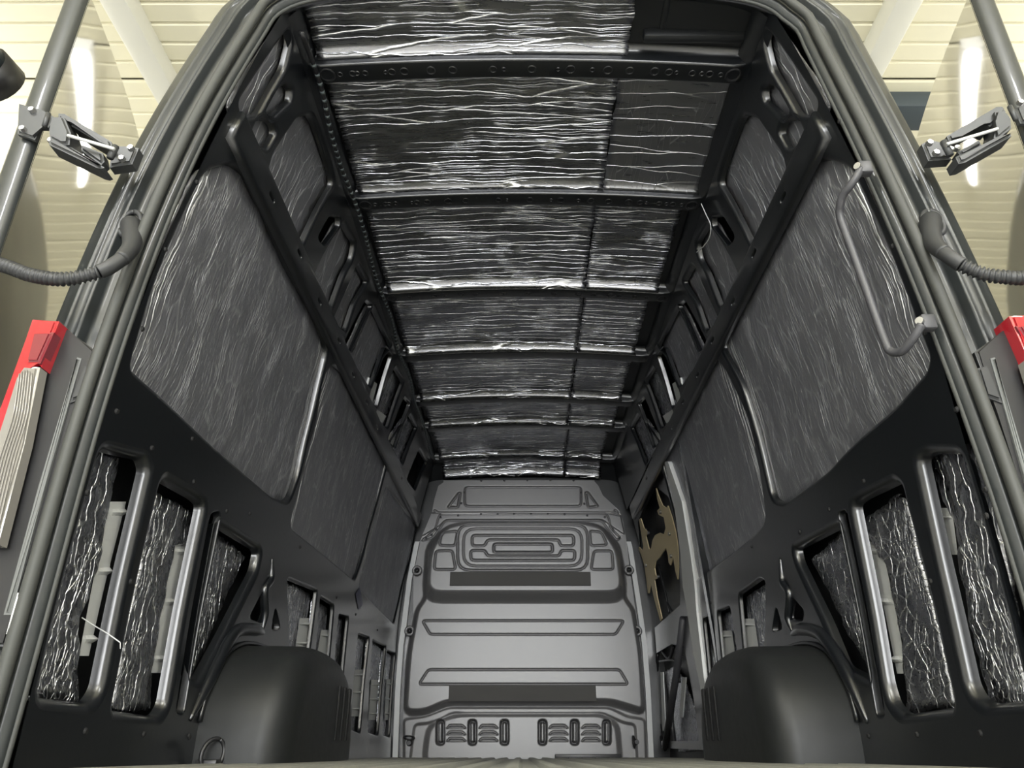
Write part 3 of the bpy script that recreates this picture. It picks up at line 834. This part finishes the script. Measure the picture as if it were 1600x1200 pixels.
for x0 in (295, 420, 692, 818):
    for y in (1037, 1062, 1087):
        boss([(x0, y+8), (x0+14, y-7), (x0+62, y-7), (x0+78, y+8)], .012, .008, .008)
        boss([(x0+8, y+6), (x0+16, y+1), (x0+60, y+1), (x0+70, y+6)], -.03, .006, .003)
Dp = Dp.reshape(NZB, NXB)
V = np.c_[P[:, 0], YB - Dp.ravel(), P[:, 1]]
idx = np.arange(NZB * NXB).reshape(NZB, NXB)
Fq = np.stack([idx[:-1, :-1], idx[:-1, 1:], idx[1:, 1:], idx[1:, :-1]], -1).reshape(-1, 4)
bulk = empty('bulkhead', 'grey pressed bulkhead partition with swages and vents closing the front', 'partition', loc=(0, 0, 0))
def fast_mesh(name, V, Fq, m, parent):
    me = bpy.data.meshes.new(name); me.vertices.add(len(V)); me.vertices.foreach_set('co', np.asarray(V, np.float32).ravel())
    me.loops.add(Fq.size); me.loops.foreach_set('vertex_index', Fq.astype(np.int32).ravel())
    me.polygons.add(len(Fq)); me.polygons.foreach_set('loop_start', np.arange(0, Fq.size, 4, dtype=np.int32))
    me.update(calc_edges=True); me.polygons.foreach_set('use_smooth', np.ones(len(Fq), bool)); me.materials.append(m)
    o = bpy.data.objects.new(name, me); COL.objects.link(o); o.parent = parent; return o
fast_mesh('pressed_panel', V, Fq, M['bulk'], bulk)
def bulk_depth(x, z):
    j = int(np.argmin(abs(zs - z))); i = int(np.argmin(abs(XX[j] - x))); return YB - float(Dp[j, i])
def bulk_front(px):                                # closest surface point under a crop pixel polygon
    return min(bulk_depth(*B(*p)) for p in px)
for px in ([(318,456),(847,456),(847,508),(318,508)], [(309,882),(872,882),(872,942),(309,942)]):
    y = bulk_front([(px[0][0]+20, px[0][1]+10), (px[2][0]-20, px[2][1]-25), (580, px[0][1]+20)])
    ps = [B(*p) for p in px]
    bm = bmesh.new(); bm_box(bm, (ps[0][0], y - .012, ps[2][1]), (ps[1][0], y - .0005, ps[0][1]), .002); from_bm('felt_strip', bm, M['felt'], bulk)
r0 = None
for x, y in [(340,215),(429,210),(494,209),(558,208),(624,208),(690,209),(755,211),(843,215),(256,268),(236,290),(215,303),(945,268),(912,222),(968,300),(362,122),(352,166),(818,122),(832,168),(272,222),
             (430,78),(520,77),(610,76),(700,76),(790,77)]:
    X, z = B(x, y)
    if r0 is None:
        bm = bmesh.new(); bmesh.ops.create_uvsphere(bm, u_segments=10, v_segments=6, radius=.009); r0 = o = from_bm('rivet', bm, M['black'], bulk); o.scale = (1, .5, 1)
    else: o = r0.copy(); COL.objects.link(o); o.parent = bulk
    o.location = (X, bulk_depth(X, z) - .001, z)
for x, y in [(152,667),(1036,667),(181,432),(1005,430)]:   # edge clamps
    X, z = B(x, y); c = empty('x', None); bpy.data.objects.remove(c)
    e = ring('edge_clamp', (X, YB - .03, z), (0, -1, 0), .026, .011, M['bulk'], bulk)
    bm = bmesh.new(); bmesh.ops.create_uvsphere(bm, u_segments=12, v_segments=8, radius=.014); b = from_bm('clamp_bolt', bm, M['black'], bulk); b.location = (X, YB - .03, z)
def dring(x, y, sq, up):
    X, z = B(x, y); yy = bulk_depth(X, z)
    r = ring('tie_down_ring', (X, yy - .03, z), up, .034, .006, M['black'], bulk, squash=sq, up=(0, -1, .2))
    bm = bmesh.new(); bmesh.ops.create_cone(bm, cap_ends=True, segments=14, radius1=.022, radius2=.014, depth=.03); b = from_bm('ring_base', bm, M['black'], bulk)
    b.location = (X + (.02 if x > 500 else 0), yy - .012, z - (.0 if x > 500 else .03)); b.rotation_euler = (PI/2, 0, 0)
dring(152, 1082, .8, (.1, -.35, 1)); dring(1024, 1098, .8, (1, -.35, .1))
# pale sealing strips down both edges
for lp, s in (([(95,1158),(105,900),(118,720),(130,640),(150,470),(178,330),(182,318)], -1), ([(1092,1158),(1080,900),(1066,720),(1050,600),(1030,470),(1010,340),(1004,318)], 1)):
    pts = [B(*p) for p in lp]; V = []; Fc = []
    for X, z in pts: V += [(X - .017, YB - .02, z), (X + .017, YB - .02, z), (X - .017, YB + .02, z), (X + .017, YB + .02, z)]
    for i in range(len(pts) - 1): a = i*4; Fc += [(a, a+1, a+5, a+4), (a+1, a+3, a+7, a+5), (a+2, a, a+4, a+6)]
    obj('sealing_strip', V, Fc, M['lightstrip'], bulk, smooth=False)
    # dark joint behind it
    V = []; Fc = []
    for X, z in pts: V += [(X - .06, YB + .03, z), (X + .08, YB + .03, z)]
    for i in range(len(pts) - 1): a = i*2; Fc.append((a, a+1, a+3, a+2))
    obj('edge_flange', V, Fc, M['paint'], bulk, smooth=False)
wfr = struct(plain('wall_front', (X0 - 1.0, YB + .06, -.12), (X0 + 1.0, YB + .12, 2.05), M['paint2']))
plain('threshold', (X0 + .2, YB - .16, -.1), (X0 + .62, YB - .07, -.075), M['black'], fl, .004)

# ------------------------------------------------------------------ wheel arches
def wheel_arch(side, label):
    root = empty('wheel_arch', label, 'wheel arch', 'wheel arches')
    Yc, a, h = 2.53, .45, .335; zb = -.06
    secs = [(.90, 0), (.80, 0), (.715, .002), (.69, .008), (.668, .022), (.652, .045), (.643, .075), (.639, .115)]
    N = 48; V = []; Fc = []
    for X, d in secs:
        for k in range(N + 1):
            t = PI * k / N; c, s = math.cos(t), math.sin(t); e = .72
            y = Yc - math.copysign(abs(c) ** e, c) * (a - d); z = zb + abs(s) ** e * (h - d)
            V.append((X0 + side * X, y, z))
    m = N + 1
    for i in range(len(secs) - 1):
        for k in range(N):
            q = (i*m+k, i*m+k+1, (i+1)*m+k+1, (i+1)*m+k); Fc.append(q if side < 0 else q[::-1])
    base = (len(secs)-1) * m; c = len(V); V.append((X0 + side * .637, Yc, zb))
    for k in range(N):
        q = (base+k, base+k+1, c); Fc.append(q if side < 0 else q[::-1])
    obj('housing', V, Fc, M['arch'], root)
    for y in (2.64, 2.72, 2.80):
        bm = bmesh.new(); bm_box(bm, (X0 + side*.640 - .006, y - .013, .0), (X0 + side*.640 + .006, y + .013, .17), .0055); from_bm('pressed_rib', bm, M['felt2'], root)  # near-black colour stands in for the shade inside pressed grooves
    # welded flange where the housing meets the wall
    path = []
    for k in range(3, N - 2):
        t = PI * k / N; c_, s_ = math.cos(t), math.sin(t)
        y = Yc - math.copysign(abs(c_) ** .72, c_) * (a + .008); z = zb + abs(s_) ** .72 * (h + .008); path.append(wpt(side, y, z, -.004))
    tube('flange', path, .007, M['paint'], root, 8)
    return root
wheel_arch(-1, 'black wheel arch housing on the wall opposite the grab handle')
wheel_arch(1, 'black wheel arch housing on the grab handle wall')
lr = empty('lashing_ring', 'black steel lashing ring standing at the rear foot of a wheel arch', 'ring')
c = Vector((X0 - .80, 2.0, -.03))
c = at_y(332, 1180, 2.06)
ring('loop', (c.x, c.y, c.z + .002), (.75, -.6, .1), .03, .0055, M['black'], lr, squash=1.25, up=(.3, .3, 1))
bm = bmesh.new(); bm_box(bm, (c.x - .035, c.y - .02, -.062), (c.x + .02, c.y + .02, -.042), .004); from_bm('ring_plate', bm, M['black'], lr)

# ------------------------------------------------------------------ sliding door zone on the grab handle wall
d3 = empty('door_3'); d3['kind'] = 'structure'
def poly_on_wall(name, side, pts, off, m, parent, thick=.004, holes=(), rnd=.012, grid=.04):
    poly = round_poly(ccw(pts), rnd) if rnd else ccw(pts); hs = [round_poly(ccw(q), .02) for q in holes]
    vs, fs = cdt(poly, hs, grid, .005)
    V = [wpt(side, y, z, off) for y, z in vs]; Fc = orient(V, fs, Vector((-side, 0, 0)))
    cnt = {(f[i], f[(i+1) % 3]) for f in Fc for i in range(3)}
    n = len(V); V += [wpt(side, y, z, off + thick) for y, z in vs]
    Fc += [(a, a+n, b+n, b) for a, b in cnt if (b, a) not in cnt] + [(a+n, c_+n, b+n) for a, b, c_ in Fc]
    return obj(name, V, Fc, m, parent, smooth=False)
up_hole = P3(1, Z6([(88,275),(150,140),(205,185),(240,330),(246,590),(150,675),(105,540)]), .03)
lo_hole = P3(1, Z6([(156,770),(215,735),(262,745),(300,960),(318,1120),(205,1130),(170,1100)]), .03)
lo_hole = [(y, max(z, .0)) for y, z in lo_hole]
poly_on_wall('inner_panel', 1, [(3.5, -.04), (5.22, -.04), (5.22, 1.60), (3.5, 1.60)], .03, M['paint'], d3, .012, [up_hole, lo_hole], 0)
V = [wpt(1, y, z, .10) for y in (3.5, 5.25) for z in np.linspace(-.05, 1.62, 12)]
obj('outer_skin', V, [(i, i+1, i+13, i+12) for i in range(11)], M['paint2'], d3)
brace = [wpt(1, *on_wall(1, x, y, .02), .02) for x, y in Z6([(258,640),(232,850),(190,1120)])]
tube('brace', brace, .022, M['handle'], d3, 10)
for px, r_ in ((([(162,770),(160,900),(175,1080),(190,1130)]), .012), (([(178,760),(205,790),(222,745)]), .01), (([(170,800),(230,800),(245,880)]), .008), (([(182,500),(190,560),(215,610)]), .006),
               (([(165,440),(190,540),(205,620)]), .008), (([(230,830),(215,1000),(225,1120)]), .014), (([(118,300),(128,400),(140,480)]), .012)):
    tube('linkage_rod', smooth_path([wpt(1, *on_wall(1, x, y, .045), .045) for x, y in Z6(px)]), r_, M['black'], d3, 8)
for px in ([(172,840),(182,840),(192,1060),(180,1060)], [(255,860),(268,860),(255,1010),(243,1010)]):
    q = P3(1, Z6(px), .05); poly_on_wall('reinforcement_strip', 1, q, .05, M['strip'], d3, .006, rnd=0)
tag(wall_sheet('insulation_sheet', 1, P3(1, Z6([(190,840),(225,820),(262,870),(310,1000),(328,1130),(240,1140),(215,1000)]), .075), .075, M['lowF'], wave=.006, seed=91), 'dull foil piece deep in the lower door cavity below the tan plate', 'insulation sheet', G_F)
gold = empty('mechanism_plate', 'tan cut-out metal mounting plate in the sliding door beside the bulkhead', 'plate')
gp = Z6([(155,148),(165,180),(180,215),(195,225),(200,215),(215,260),(228,310),(237,370),(240,430),(237,495),(228,460),(220,410),(215,425),(210,440),(203,430),(200,400),(193,375),(180,392),(170,410),(155,425),(150,450),(155,478),(165,486),(150,495),(160,560),(178,640),(172,650),(150,570),(135,505),(130,545),(125,545),(120,500),(112,440),(100,400),(90,380),(92,370),(105,385),(108,370),(100,320),(92,270),(98,262),(110,300),(125,315),(118,330),(122,350),(130,380),(137,375),(143,345),(152,327),(170,318),(185,325),(192,300),(185,260),(165,250),(160,235),(170,225),(160,190)])
poly_on_wall('plate', 1, P3(1, gp, .026), .026, M['gold'], gold, .006, rnd=.008, grid=.05)
s0 = None
for x, y in [(206,322),(118,440),(165,482),(212,405),(172,240),(128,318)]:
    Yb, zb_ = on_wall(1, *Z6([(x, y)])[0], .02)
    if s0 is None: bm = bmesh.new(); bmesh.ops.create_cone(bm, cap_ends=True, segments=12, radius1=.012, radius2=.01, depth=.012); s0 = o = from_bm('stud', bm, M['zinc'], gold)
    else: o = s0.copy(); COL.objects.link(o); o.parent = gold
    o.location = wpt(1, Yb, zb_, .02); o.rotation_euler = (0, PI/2, 0)
# edge of the pillar that borders the sliding door
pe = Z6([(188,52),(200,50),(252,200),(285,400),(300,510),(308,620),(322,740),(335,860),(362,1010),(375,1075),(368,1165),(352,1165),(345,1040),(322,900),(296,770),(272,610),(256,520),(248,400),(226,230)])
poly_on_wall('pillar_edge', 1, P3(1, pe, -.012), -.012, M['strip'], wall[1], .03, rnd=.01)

# ------------------------------------------------------------------ rear door frame
YR = 1.305
SEAL_L = [(0,1092),(17,1020),(58,891),(108,700),(133,617),(157,550),(177,490),(200,427),(230,350),(257,283),(293,207),(333,133),(367,77),(400,30)]
SEAL_R = [(1400,30),(1267,47),(1300,100),(1333,167),(1367,233),(1400,307),(1418,350),(1450,414),(1487,511),(1525,605),(1562,706),(1592,781)]
PIN_L = [(27,1177),(69,971),(101,852),(124,774),(163,657),(187,583),(213,490),(260,350),(277,307),(320,220),(353,160)]
PIN_R = [(1600,950),(1562,833),(1542,758),(1517,680),(1487,620),(1461,537),(1431,451),(1387,340),(1347,247),(1303,153),(1230,20)]
def post_line(px):
    """half width of the opening by height, read along one post"""
    L = sorted((at_y(x, y, YR) for x, y in px), key=lambda p: p.z)
    return np.array([p.z for p in L]), np.array([abs(p.x - X0) for p in L])
zs_ = np.linspace(-.35, 1.80, 32)
zl_, xl_ = post_line(SEAL_L); zr_, xr_ = post_line(SEAL_R[1:])
hl_ = np.interp(zs_, zl_, xl_)
d_ = np.interp(zs_, zr_, xr_) - hl_
d_[zs_ < zr_[0]] = d_[zs_ >= zr_[0]][0]
hr_ = hl_ + d_
k_ = np.array([1, 2, 3, 4, 5, 4, 3, 2, 1]) / 25
hl_, hr_ = (np.convolve(np.pad(h, 4, mode='reflect', reflect_type='odd'), k_, 'valid') for h in (hl_, hr_))
top = [(-.742, 1.85), (-.716, 1.89), (-.67, 1.924), (-.6, 1.948), (-.5, 1.962), (-.35, 1.972), (-.18, 1.978), (0, 1.98)]
path2 = [(-h, z) for z, h in zip(zs_, hl_)] + top + [(-x, z) for x, z in top[-2::-1]] + [(h, z) for z, h in list(zip(zs_, hr_))[::-1]]
path2 = [(p.x, p.y) for p in smooth_path([Vector((x, z, 0)) for x, z in path2], 2)]
def sweep(name, prof2, m, parent=None, smooth=True, part=None):
    """sweep a profile of (outward, Y) along the opening"""
    pts = path2 if part is None else part
    V = []; Fc = []; n = len(prof2); N_ = len(pts)
    for i, (x, z) in enumerate(pts):
        x0_, z0_ = pts[max(i-1, 0)]; x1_, z1_ = pts[min(i+1, N_-1)]
        tx, tz = x1_ - x0_, z1_ - z0_; l = math.hypot(tx, tz); nx_, nz_ = -tz / l, tx / l
        for o_, y in prof2: V.append((X0 + x + nx_ * o_, y, z + nz_ * o_))
    for i in range(N_ - 1):
        for k in range(n - 1): a = i*n+k; Fc.append((a, a+1, a+n+1, a+n))
    o = obj(name, V, Fc, m, parent, smooth)
    return o
fr = struct(sweep('trim_1', [(-.010, 1.36), (-.017, 1.345), (-.015, 1.335), (-.008, 1.325), (.0, 1.322), (.012, 1.325), (.02, 1.35), (.03, 1.36), (.07, 1.36), (.078, 1.352), (.082, 1.335), (.087, 1.33), (.092, 1.335), (.096, 1.342),
    (.108, 1.342), (.112, 1.334), (.117, 1.33), (.122, 1.334), (.127, 1.342), (.150, 1.35), (.160, 1.356), (.167, 1.37), (.172, 1.40), (.178, 1.6), (.17, 2.2), (.16, 3.0)], M['body']))
def rnd_prof(c, r, y, n=10): return [(c + r * math.cos(2*PI*k/n), y + r * math.sin(2*PI*k/n)) for k in range(n + 1)]
sweep('rubber_seal', rnd_prof(.004, .0125, 1.305), M['rubber'], fr)
sweep('seal_lip', rnd_prof(.021, .005, 1.325, 8), M['rubber'], fr)
sweep('edge_trim', rnd_prof(-.016, .0055, 1.345, 8), M['rubber'], fr)
# inner return between the frame edge and the wall sheet
sweep('inner_return', [(-.016, 1.345), (-.012, 1.358), (.0, 1.37), (.02, 1.39), (.045, 1.42), (.06, 1.44)], M['paint'], fr)

# ------------------------------------------------------------------ rear lights
def lens(name, pts, m, parent, y0, dep=.03, ribs=0):
    bm = bmesh.new(); fr_ = [bm.verts.new((x, y0, z)) for x, z in pts]; bk = [bm.verts.new((x, y0 + dep, z)) for x, z in pts]
    bm.faces.new(fr_); bm.faces.new(bk[::-1])
    n = len(pts)
    for i in range(n): bm.faces.new((fr_[i], bk[i], bk[(i+1) % n], fr_[(i+1) % n]))
    bmesh.ops.bevel(bm, geom=[e for e in bm.edges if all(abs(v.co.y - y0) < 1e-6 for v in e.verts)], offset=.006, segments=3, affect='EDGES')
    return from_bm(name, bm, m, parent)
def px_at(pts, Y): return [(at_y(x, y, Y).x, at_y(x, y, Y).z) for x, y in pts]
YT = 1.27
tl = empty('tail_light', 'tail light with red edge and clear ribbed lens', 'tail light', 'tail lights')
lens('red_lens', px_at([(48,497),(90,500),(62,572),(44,570),(-20,800),(-60,800),(0,640)], YT), M['red'], tl, YT, .06)
lens('dark_red_lens', px_at([(50,518),(82,517),(60,566),(38,566)], YT - .006), M['dred'], tl, YT - .006, .03)
lens('clear_lens', px_at([(36,570),(60,572),(36,690),(-6,850),(-40,850),(-8,700),(22,590)], YT - .004), M['clear'], tl, YT - .004, .03)
rb0 = None
for i in range(6):
    t = i / 5
    p = [at_y(x, y, YT - .006) for x, y in ((34 + 20*t - 4, 584 - 6*math.sin(t*3)), (20 + 22*t, 650), (-2 + 24*t, 720), (-30 + 26*t, 830))]
    tube('lens_rib', smooth_path(p), .0012, M['clear'], tl, 6)
tr = empty('tail_light', 'red tail light below the conduit on the grab handle side, mostly cut off', 'tail light', 'tail lights')
lens('red_lens', px_at([(1579,492),(1640,488),(1690,640),(1650,660),(1606,552)], YT), M['red'], tr, YT, .06)
lens('dark_red_lens', px_at([(1590,507),(1640,503),(1650,560),(1612,545)], YT - .006), M['dred'], tr, YT - .006, .03)
lens('clear_lens', px_at([(1605,560),(1650,565),(1700,700),(1650,700)], YT - .004), M['clear'], tr, YT - .004, .03)
# black trim panels beside the lights, with the pale vertical edge and latch plates
def trim_panel(side):
    A = (lambda x: x) if side < 0 else (lambda x: 1675 - x)
    o = struct(lens('trim_2' if side < 0 else 'trim_3', px_at([(A(x), y) for x, y in [(88,497),(112,520),(150,548),(118,640),(60,820),(8,1010),(-60,1010),(-10,800),(40,640),(66,570)]], 1.305), M['black'], None, 1.305, .05))
    lens('pale_edge', px_at([(A(x), y) for x, y in [(118,556),(125,558),(70,760),(14,960),(2,960),(60,760)]], 1.298), M['pale'], o, 1.298, .012)
    lens('latch_plate', px_at([(A(x), y) for x, y in [(130,570),(148,574),(134,618),(106,628)]], 1.296), M['hose'], o, 1.296, .012)
    lens('latch_bracket', px_at([(A(x), y) for x, y in [(24,925),(40,930),(24,985),(6,990)]], 1.296), M['strip'], o, 1.296, .012)
    return o
trim_panel(-1); trim_panel(1)

# ------------------------------------------------------------------ opened rear doors
def rear_door(side):
    ang = math.radians(14)
    top_px = (128, 0) if side < 0 else (1540, 0)
    Yh = 1.27
    hx = abs(at_y(65, 180, Yh).x - X0) if side < 0 else abs(at_y(1593, 180, Yh).x - X0)
    d = empty('door_1' if side < 0 else 'door_2'); d['kind'] = 'structure'
    T = .06; W = .78; n = 16
    # outer skin faces the van's side, slightly barrelled; hinge edge faces the camera
    V = []; Fc = []; zs2 = np.linspace(-.3, 1.86, 26)
    def off(z): return .0 + max(0, z - .8) * .045
    for z in zs2:
        for i in range(n + 1):
            s = i / n
            l = W * s; bul = .03 * math.sin(PI * min(1, s * 1.0)) * .6
            zt_ = z if z < 1.7 else z - .12 * max(0, (s - .75) / .25) ** 2
            V.append((X0 + side * (hx + off(z) + l * math.sin(ang) - bul - T/2), Yh + l * math.cos(ang) + .015, zt_))
    m = n + 1
    for j in range(len(zs2) - 1):
        for i in range(n): a = j*m+i; Fc.append((a, a+1, a+m+1, a+m) if side > 0 else (a, a+m, a+m+1, a+1))
    obj('outer_skin', V, Fc, M['doorskin'], d)
    V2 = [(x + side * T, y, z) for x, y, z in V]; obj('inner_panel', V2, [q[::-1] for q in Fc], M['body'], d)
    # hinge edge: a pressed flange with rounded corners
    V = []; Fc = []; sec = [(-T/2, .018), (-T/2 + .003, .004), (-T/2 + .01, 0), (T/2 - .01, 0), (T/2 - .003, .004), (T/2, .018)]
    for z in zs2:
        for x, y in sec: V.append((X0 + side * (hx + off(z) + x), Yh + y, z))
    k = len(sec)
    for j in range(len(zs2) - 1):
        for i in range(k - 1): a = j*k+i; Fc.append((a, a+1, a+k+1, a+k) if side > 0 else (a, a+k, a+k+1, a+1))
    obj('hinge_edge', V, Fc, M['body'], d)
    V = [(X0 + side * (hx + off(1.86) + x), Yh + y, 1.86) for x in (-T/2, T/2) for y in (0, .3)]
    return d, hx
doors = {s: rear_door(s) for s in (-1, 1)}

# double-link hinges between door edge and post
def hinge(side):
    d, hx = doors[side]
    A = (lambda x, y: at_y(x, y, 1.25)) if side < 0 else (lambda x, y: at_y(x, y, 1.25))
    h = empty('hinge'); h.parent = d
    k = (lambda zx, zy: (30 + zx * .13125, 150 + zy * .13125)) if side < 0 else (lambda zx, zy: (1430 + zx * .125, 130 + zy * .125))
    def flat(name, pts, m, y0, dep, bev=.003):
        ps = [at_y(*k(x, y), y0) for x, y in pts]
        o = lens(name, [(p.x, p.z) for p in ps], m, h, y0, dep); return o
    def bar(name, pts, r, y0, m=M['hinge']):
        return tube(name, [at_y(*k(x, y), y0) for x, y in pts], r, m, h, 8)
    if side < 0:
        flat('door_plate', [(-20,70),(270,150),(400,230),(330,360),(240,360),(170,500),(-40,430)], M['hinge'], 1.25, .015)
        flat('upper_link', [(450,185),(520,190),(1080,520),(1105,600),(1060,620),(950,540),(600,330),(560,260),(450,250)], M['hinge'], 1.24, .05)
        flat('lower_link', [(340,500),(420,520),(560,560),(1000,830),(960,845),(900,830),(340,560)], M['hinge'], 1.23, .045)
        flat('knuckle_block', [(370,230),(520,230),(600,420),(580,560),(480,560),(350,490),(340,380)], M['hinge'], 1.225, .06)
        flat('spring_box', [(730,560),(980,660),(1000,760),(960,800),(720,630)], M['hinge'], 1.245, .03)
        flat('body_plate', [(1090,600),(1180,620),(1300,580),(1410,600),(1330,790),(1060,830)], M['hinge'], 1.26, .03)
        bar('check_rod', [(580,470),(1130,630)], .004, 1.225, M['strip'])
        bar('pin', [(350,210),(300,360)], .006, 1.23); bar('pin', [(1150,600),(1080,740)], .008, 1.24)
        bolts = [(150,165),(40,390),(1330,620),(1220,745),(380,530)]
    else:
        flat('door_plate', [(1260,300),(1420,220),(1500,300),(1500,480),(1330,480)], M['hinge'], 1.25, .015)
        flat('upper_link', [(410,640),(430,690),(470,720),(560,640),(850,480),(960,520),(1150,330),(1100,270),(1030,275)], M['hinge'], 1.24, .05)
        flat('lower_link', [(520,900),(560,985),(640,970),(1220,640),(1210,600),(1050,660)], M['hinge'], 1.23, .045)
        flat('knuckle_block', [(1010,330),(1120,320),(1210,420),(1220,540),(1060,670),(1000,660),(1040,480)], M['hinge'], 1.225, .06)
        flat('spring_box', [(540,840),(810,690),(850,760),(600,900)], M['hinge'], 1.245, .03)
        flat('body_plate', [(95,740),(200,690),(320,720),(400,800),(470,930),(180,950)], M['hinge'], 1.26, .03)
        bar('check_rod', [(400,760),(1030,570)], .004, 1.225, M['strip'])
        bar('pin', [(1180,290),(1260,460)], .006, 1.23); bar('pin', [(350,730),(440,900)], .008, 1.24)
        bolts = [(180,745),(260,870),(1310,240),(520,815),(440,830)]
    b0 = None
    for zx, zy in bolts:
        p = at_y(*k(zx, zy), 1.245)
        bm = bmesh.new(); bmesh.ops.create_cone(bm, cap_ends=True, segments=6, radius1=.008, radius2=.007, depth=.01); b = from_bm('bolt', bm, M['zinc'], h)
        b.location = p; b.rotation_euler = (PI/2, 0, 0)
hinge(-1); hinge(1)

# ------------------------------------------------------------------ cable conduits between body and doors
def conduit(side):
    r = empty('cable_conduit', 'black corrugated conduit with rubber boot ' + ('on the frame post opposite the grab handle' if side < 0 else 'on the frame post beside the grab handle'), 'conduit', 'door cable conduits')
    if side < 0:
        a = [(205,352,1.335),(207,372,1.30),(204,388,1.275),(190,405,1.25)]; b = [(190,405,1.25),(172,417,1.24),(155,425,1.235)]
        c_ = [(155,425,1.235),(120,434,1.23),(85,436,1.225),(45,429,1.225),(15,418,1.23),(-40,400,1.24)]; bc = (205,352)
    else:
        a = [(1454,345,1.335),(1455,368,1.30),(1462,384,1.275),(1475,395,1.25)]; b = [(1475,395,1.25),(1488,405,1.24),(1502,414,1.235)]
        c_ = [(1502,414,1.235),(1535,428,1.23),(1570,433,1.225),(1605,434,1.225),(1680,425,1.24)]; bc = (1456,350)
    P_ = lambda L: smooth_path([at_y(*q) for q in L], 8)
    p = P_(a); n = len(p)
    V, Fc = tube_data(p, [.024 - .008 * i/(n-1) for i in range(n)], 16); obj('boot', V, Fc, M['hose'], r)
    tube('sleeve', P_(b), .0155, M['hose'], r, 16)
    p = P_(c_); dense = []
    for i in range(len(p) - 1):
        L = (p[i+1]-p[i]).length; m = max(1, int(L / .0022))
        dense += [p[i].lerp(p[i+1], k/m) for k in range(m)]
    s = 0; rad = []
    for i, q in enumerate(dense):
        if i: s += (dense[i] - dense[i-1]).length
        rad.append(.0132 + .0026 * math.tanh(2.2 * math.sin(2*PI*s/.0098)))
    V, Fc = tube_data(dense, rad, 14); obj('corrugated_hose', V, Fc, M['hose'], r)
    p = at_y(bc[0], bc[1], 1.345); u = (at_y(bc[0] + side * -6, bc[1] - 16, 1.345) - p).normalized()
    ring('boot_flange', (p.x, 1.34, p.z), (0, -1, 0), .024, .007, M['hose'], r, squash=1.5, up=(u.x, 0, u.z))
conduit(-1); conduit(1)

# ------------------------------------------------------------------ grab handle
gh = empty('grab_handle', 'bent grey grab handle rod bolted beside the rear door frame', 'handle')
def gpt(x, y, off): Yw, zw = on_wall(1, x, y, off); return wpt(1, Yw, zw, off)
rod = [gpt(1344,264,-.035), gpt(1338,276,-.05), gpt(1328,291,-.065), gpt(1318,304,-.075), gpt(1313,318,-.08), gpt(1313,340,-.08), gpt(1330,388,-.08), gpt(1350,443,-.08), gpt(1372,505,-.08), gpt(1386,541,-.08), gpt(1392,549,-.078), gpt(1402,551,-.073), gpt(1413,546,-.067), gpt(1428,527,-.055), gpt(1440,507,-.04)]
tube('rod', smooth_path(rod, 5), .0095, M['handle'], gh, 14)
for (x, y), ax in (((1344,264), 0), ((1441,505), 0)):
    p = gpt(x, y, -.032)
    bm = bmesh.new(); bm_box(bm, (p.x - .005, p.y - .012, p.z - .018), (p.x + .026, p.y + .012, p.z + .018), .005); from_bm('bracket', bm, M['handle'], gh)
    bm = bmesh.new(); bmesh.ops.create_cone(bm, cap_ends=True, segments=10, radius1=.009, radius2=.007, depth=.012); b = from_bm('bolt', bm, M['zinc'], gh)
    b.location = (p.x - .008, p.y - .008, p.z); b.rotation_euler = (0, PI/2, .6)

# ------------------------------------------------------------------ small things
q = [on_wall(-1, x, y, -.003) for x, y in Z4([(815,475),(833,448),(845,520),(828,542)])]
tag(obj('sticker', [wpt(-1, y, z, -.003) for y, z in q], [(0, 1, 2, 3)], M['sticker'], smooth=False), 'small dark blue sticker on the belt panel below the pillar', 'sticker')
wl = smooth_path([wpt(-1, *on_wall(-1, x, y, o_), o_) for x, y, o_ in ((128,965,.04),(148,978,.01),(168,990,-.03),(188,1004,-.06))], 5)
lw = empty('loose_thread', 'loose pale thread hanging out of the first lower opening', 'thread'); tube('strand', wl, .0012, M['lightstrip'], lw, 6)
tube('frayed_end', [wl[-1], wl[-1] + Vector((.004, -.002, -.012))], .0009, M['lightstrip'], lw, 5)
wl = smooth_path([gpt(x, y, o_) for x, y, o_ in ((1093,318,-.03),(1102,335,-.03),(1110,352,-.03),(1108,372,-.03),(1096,388,-.03),(1088,394,-.03))], 5)
lw = empty('loose_wire', 'thin looped wire hanging below the second roof bow', 'wire'); tube('strand', wl, .0018, M['strip'], lw, 6)
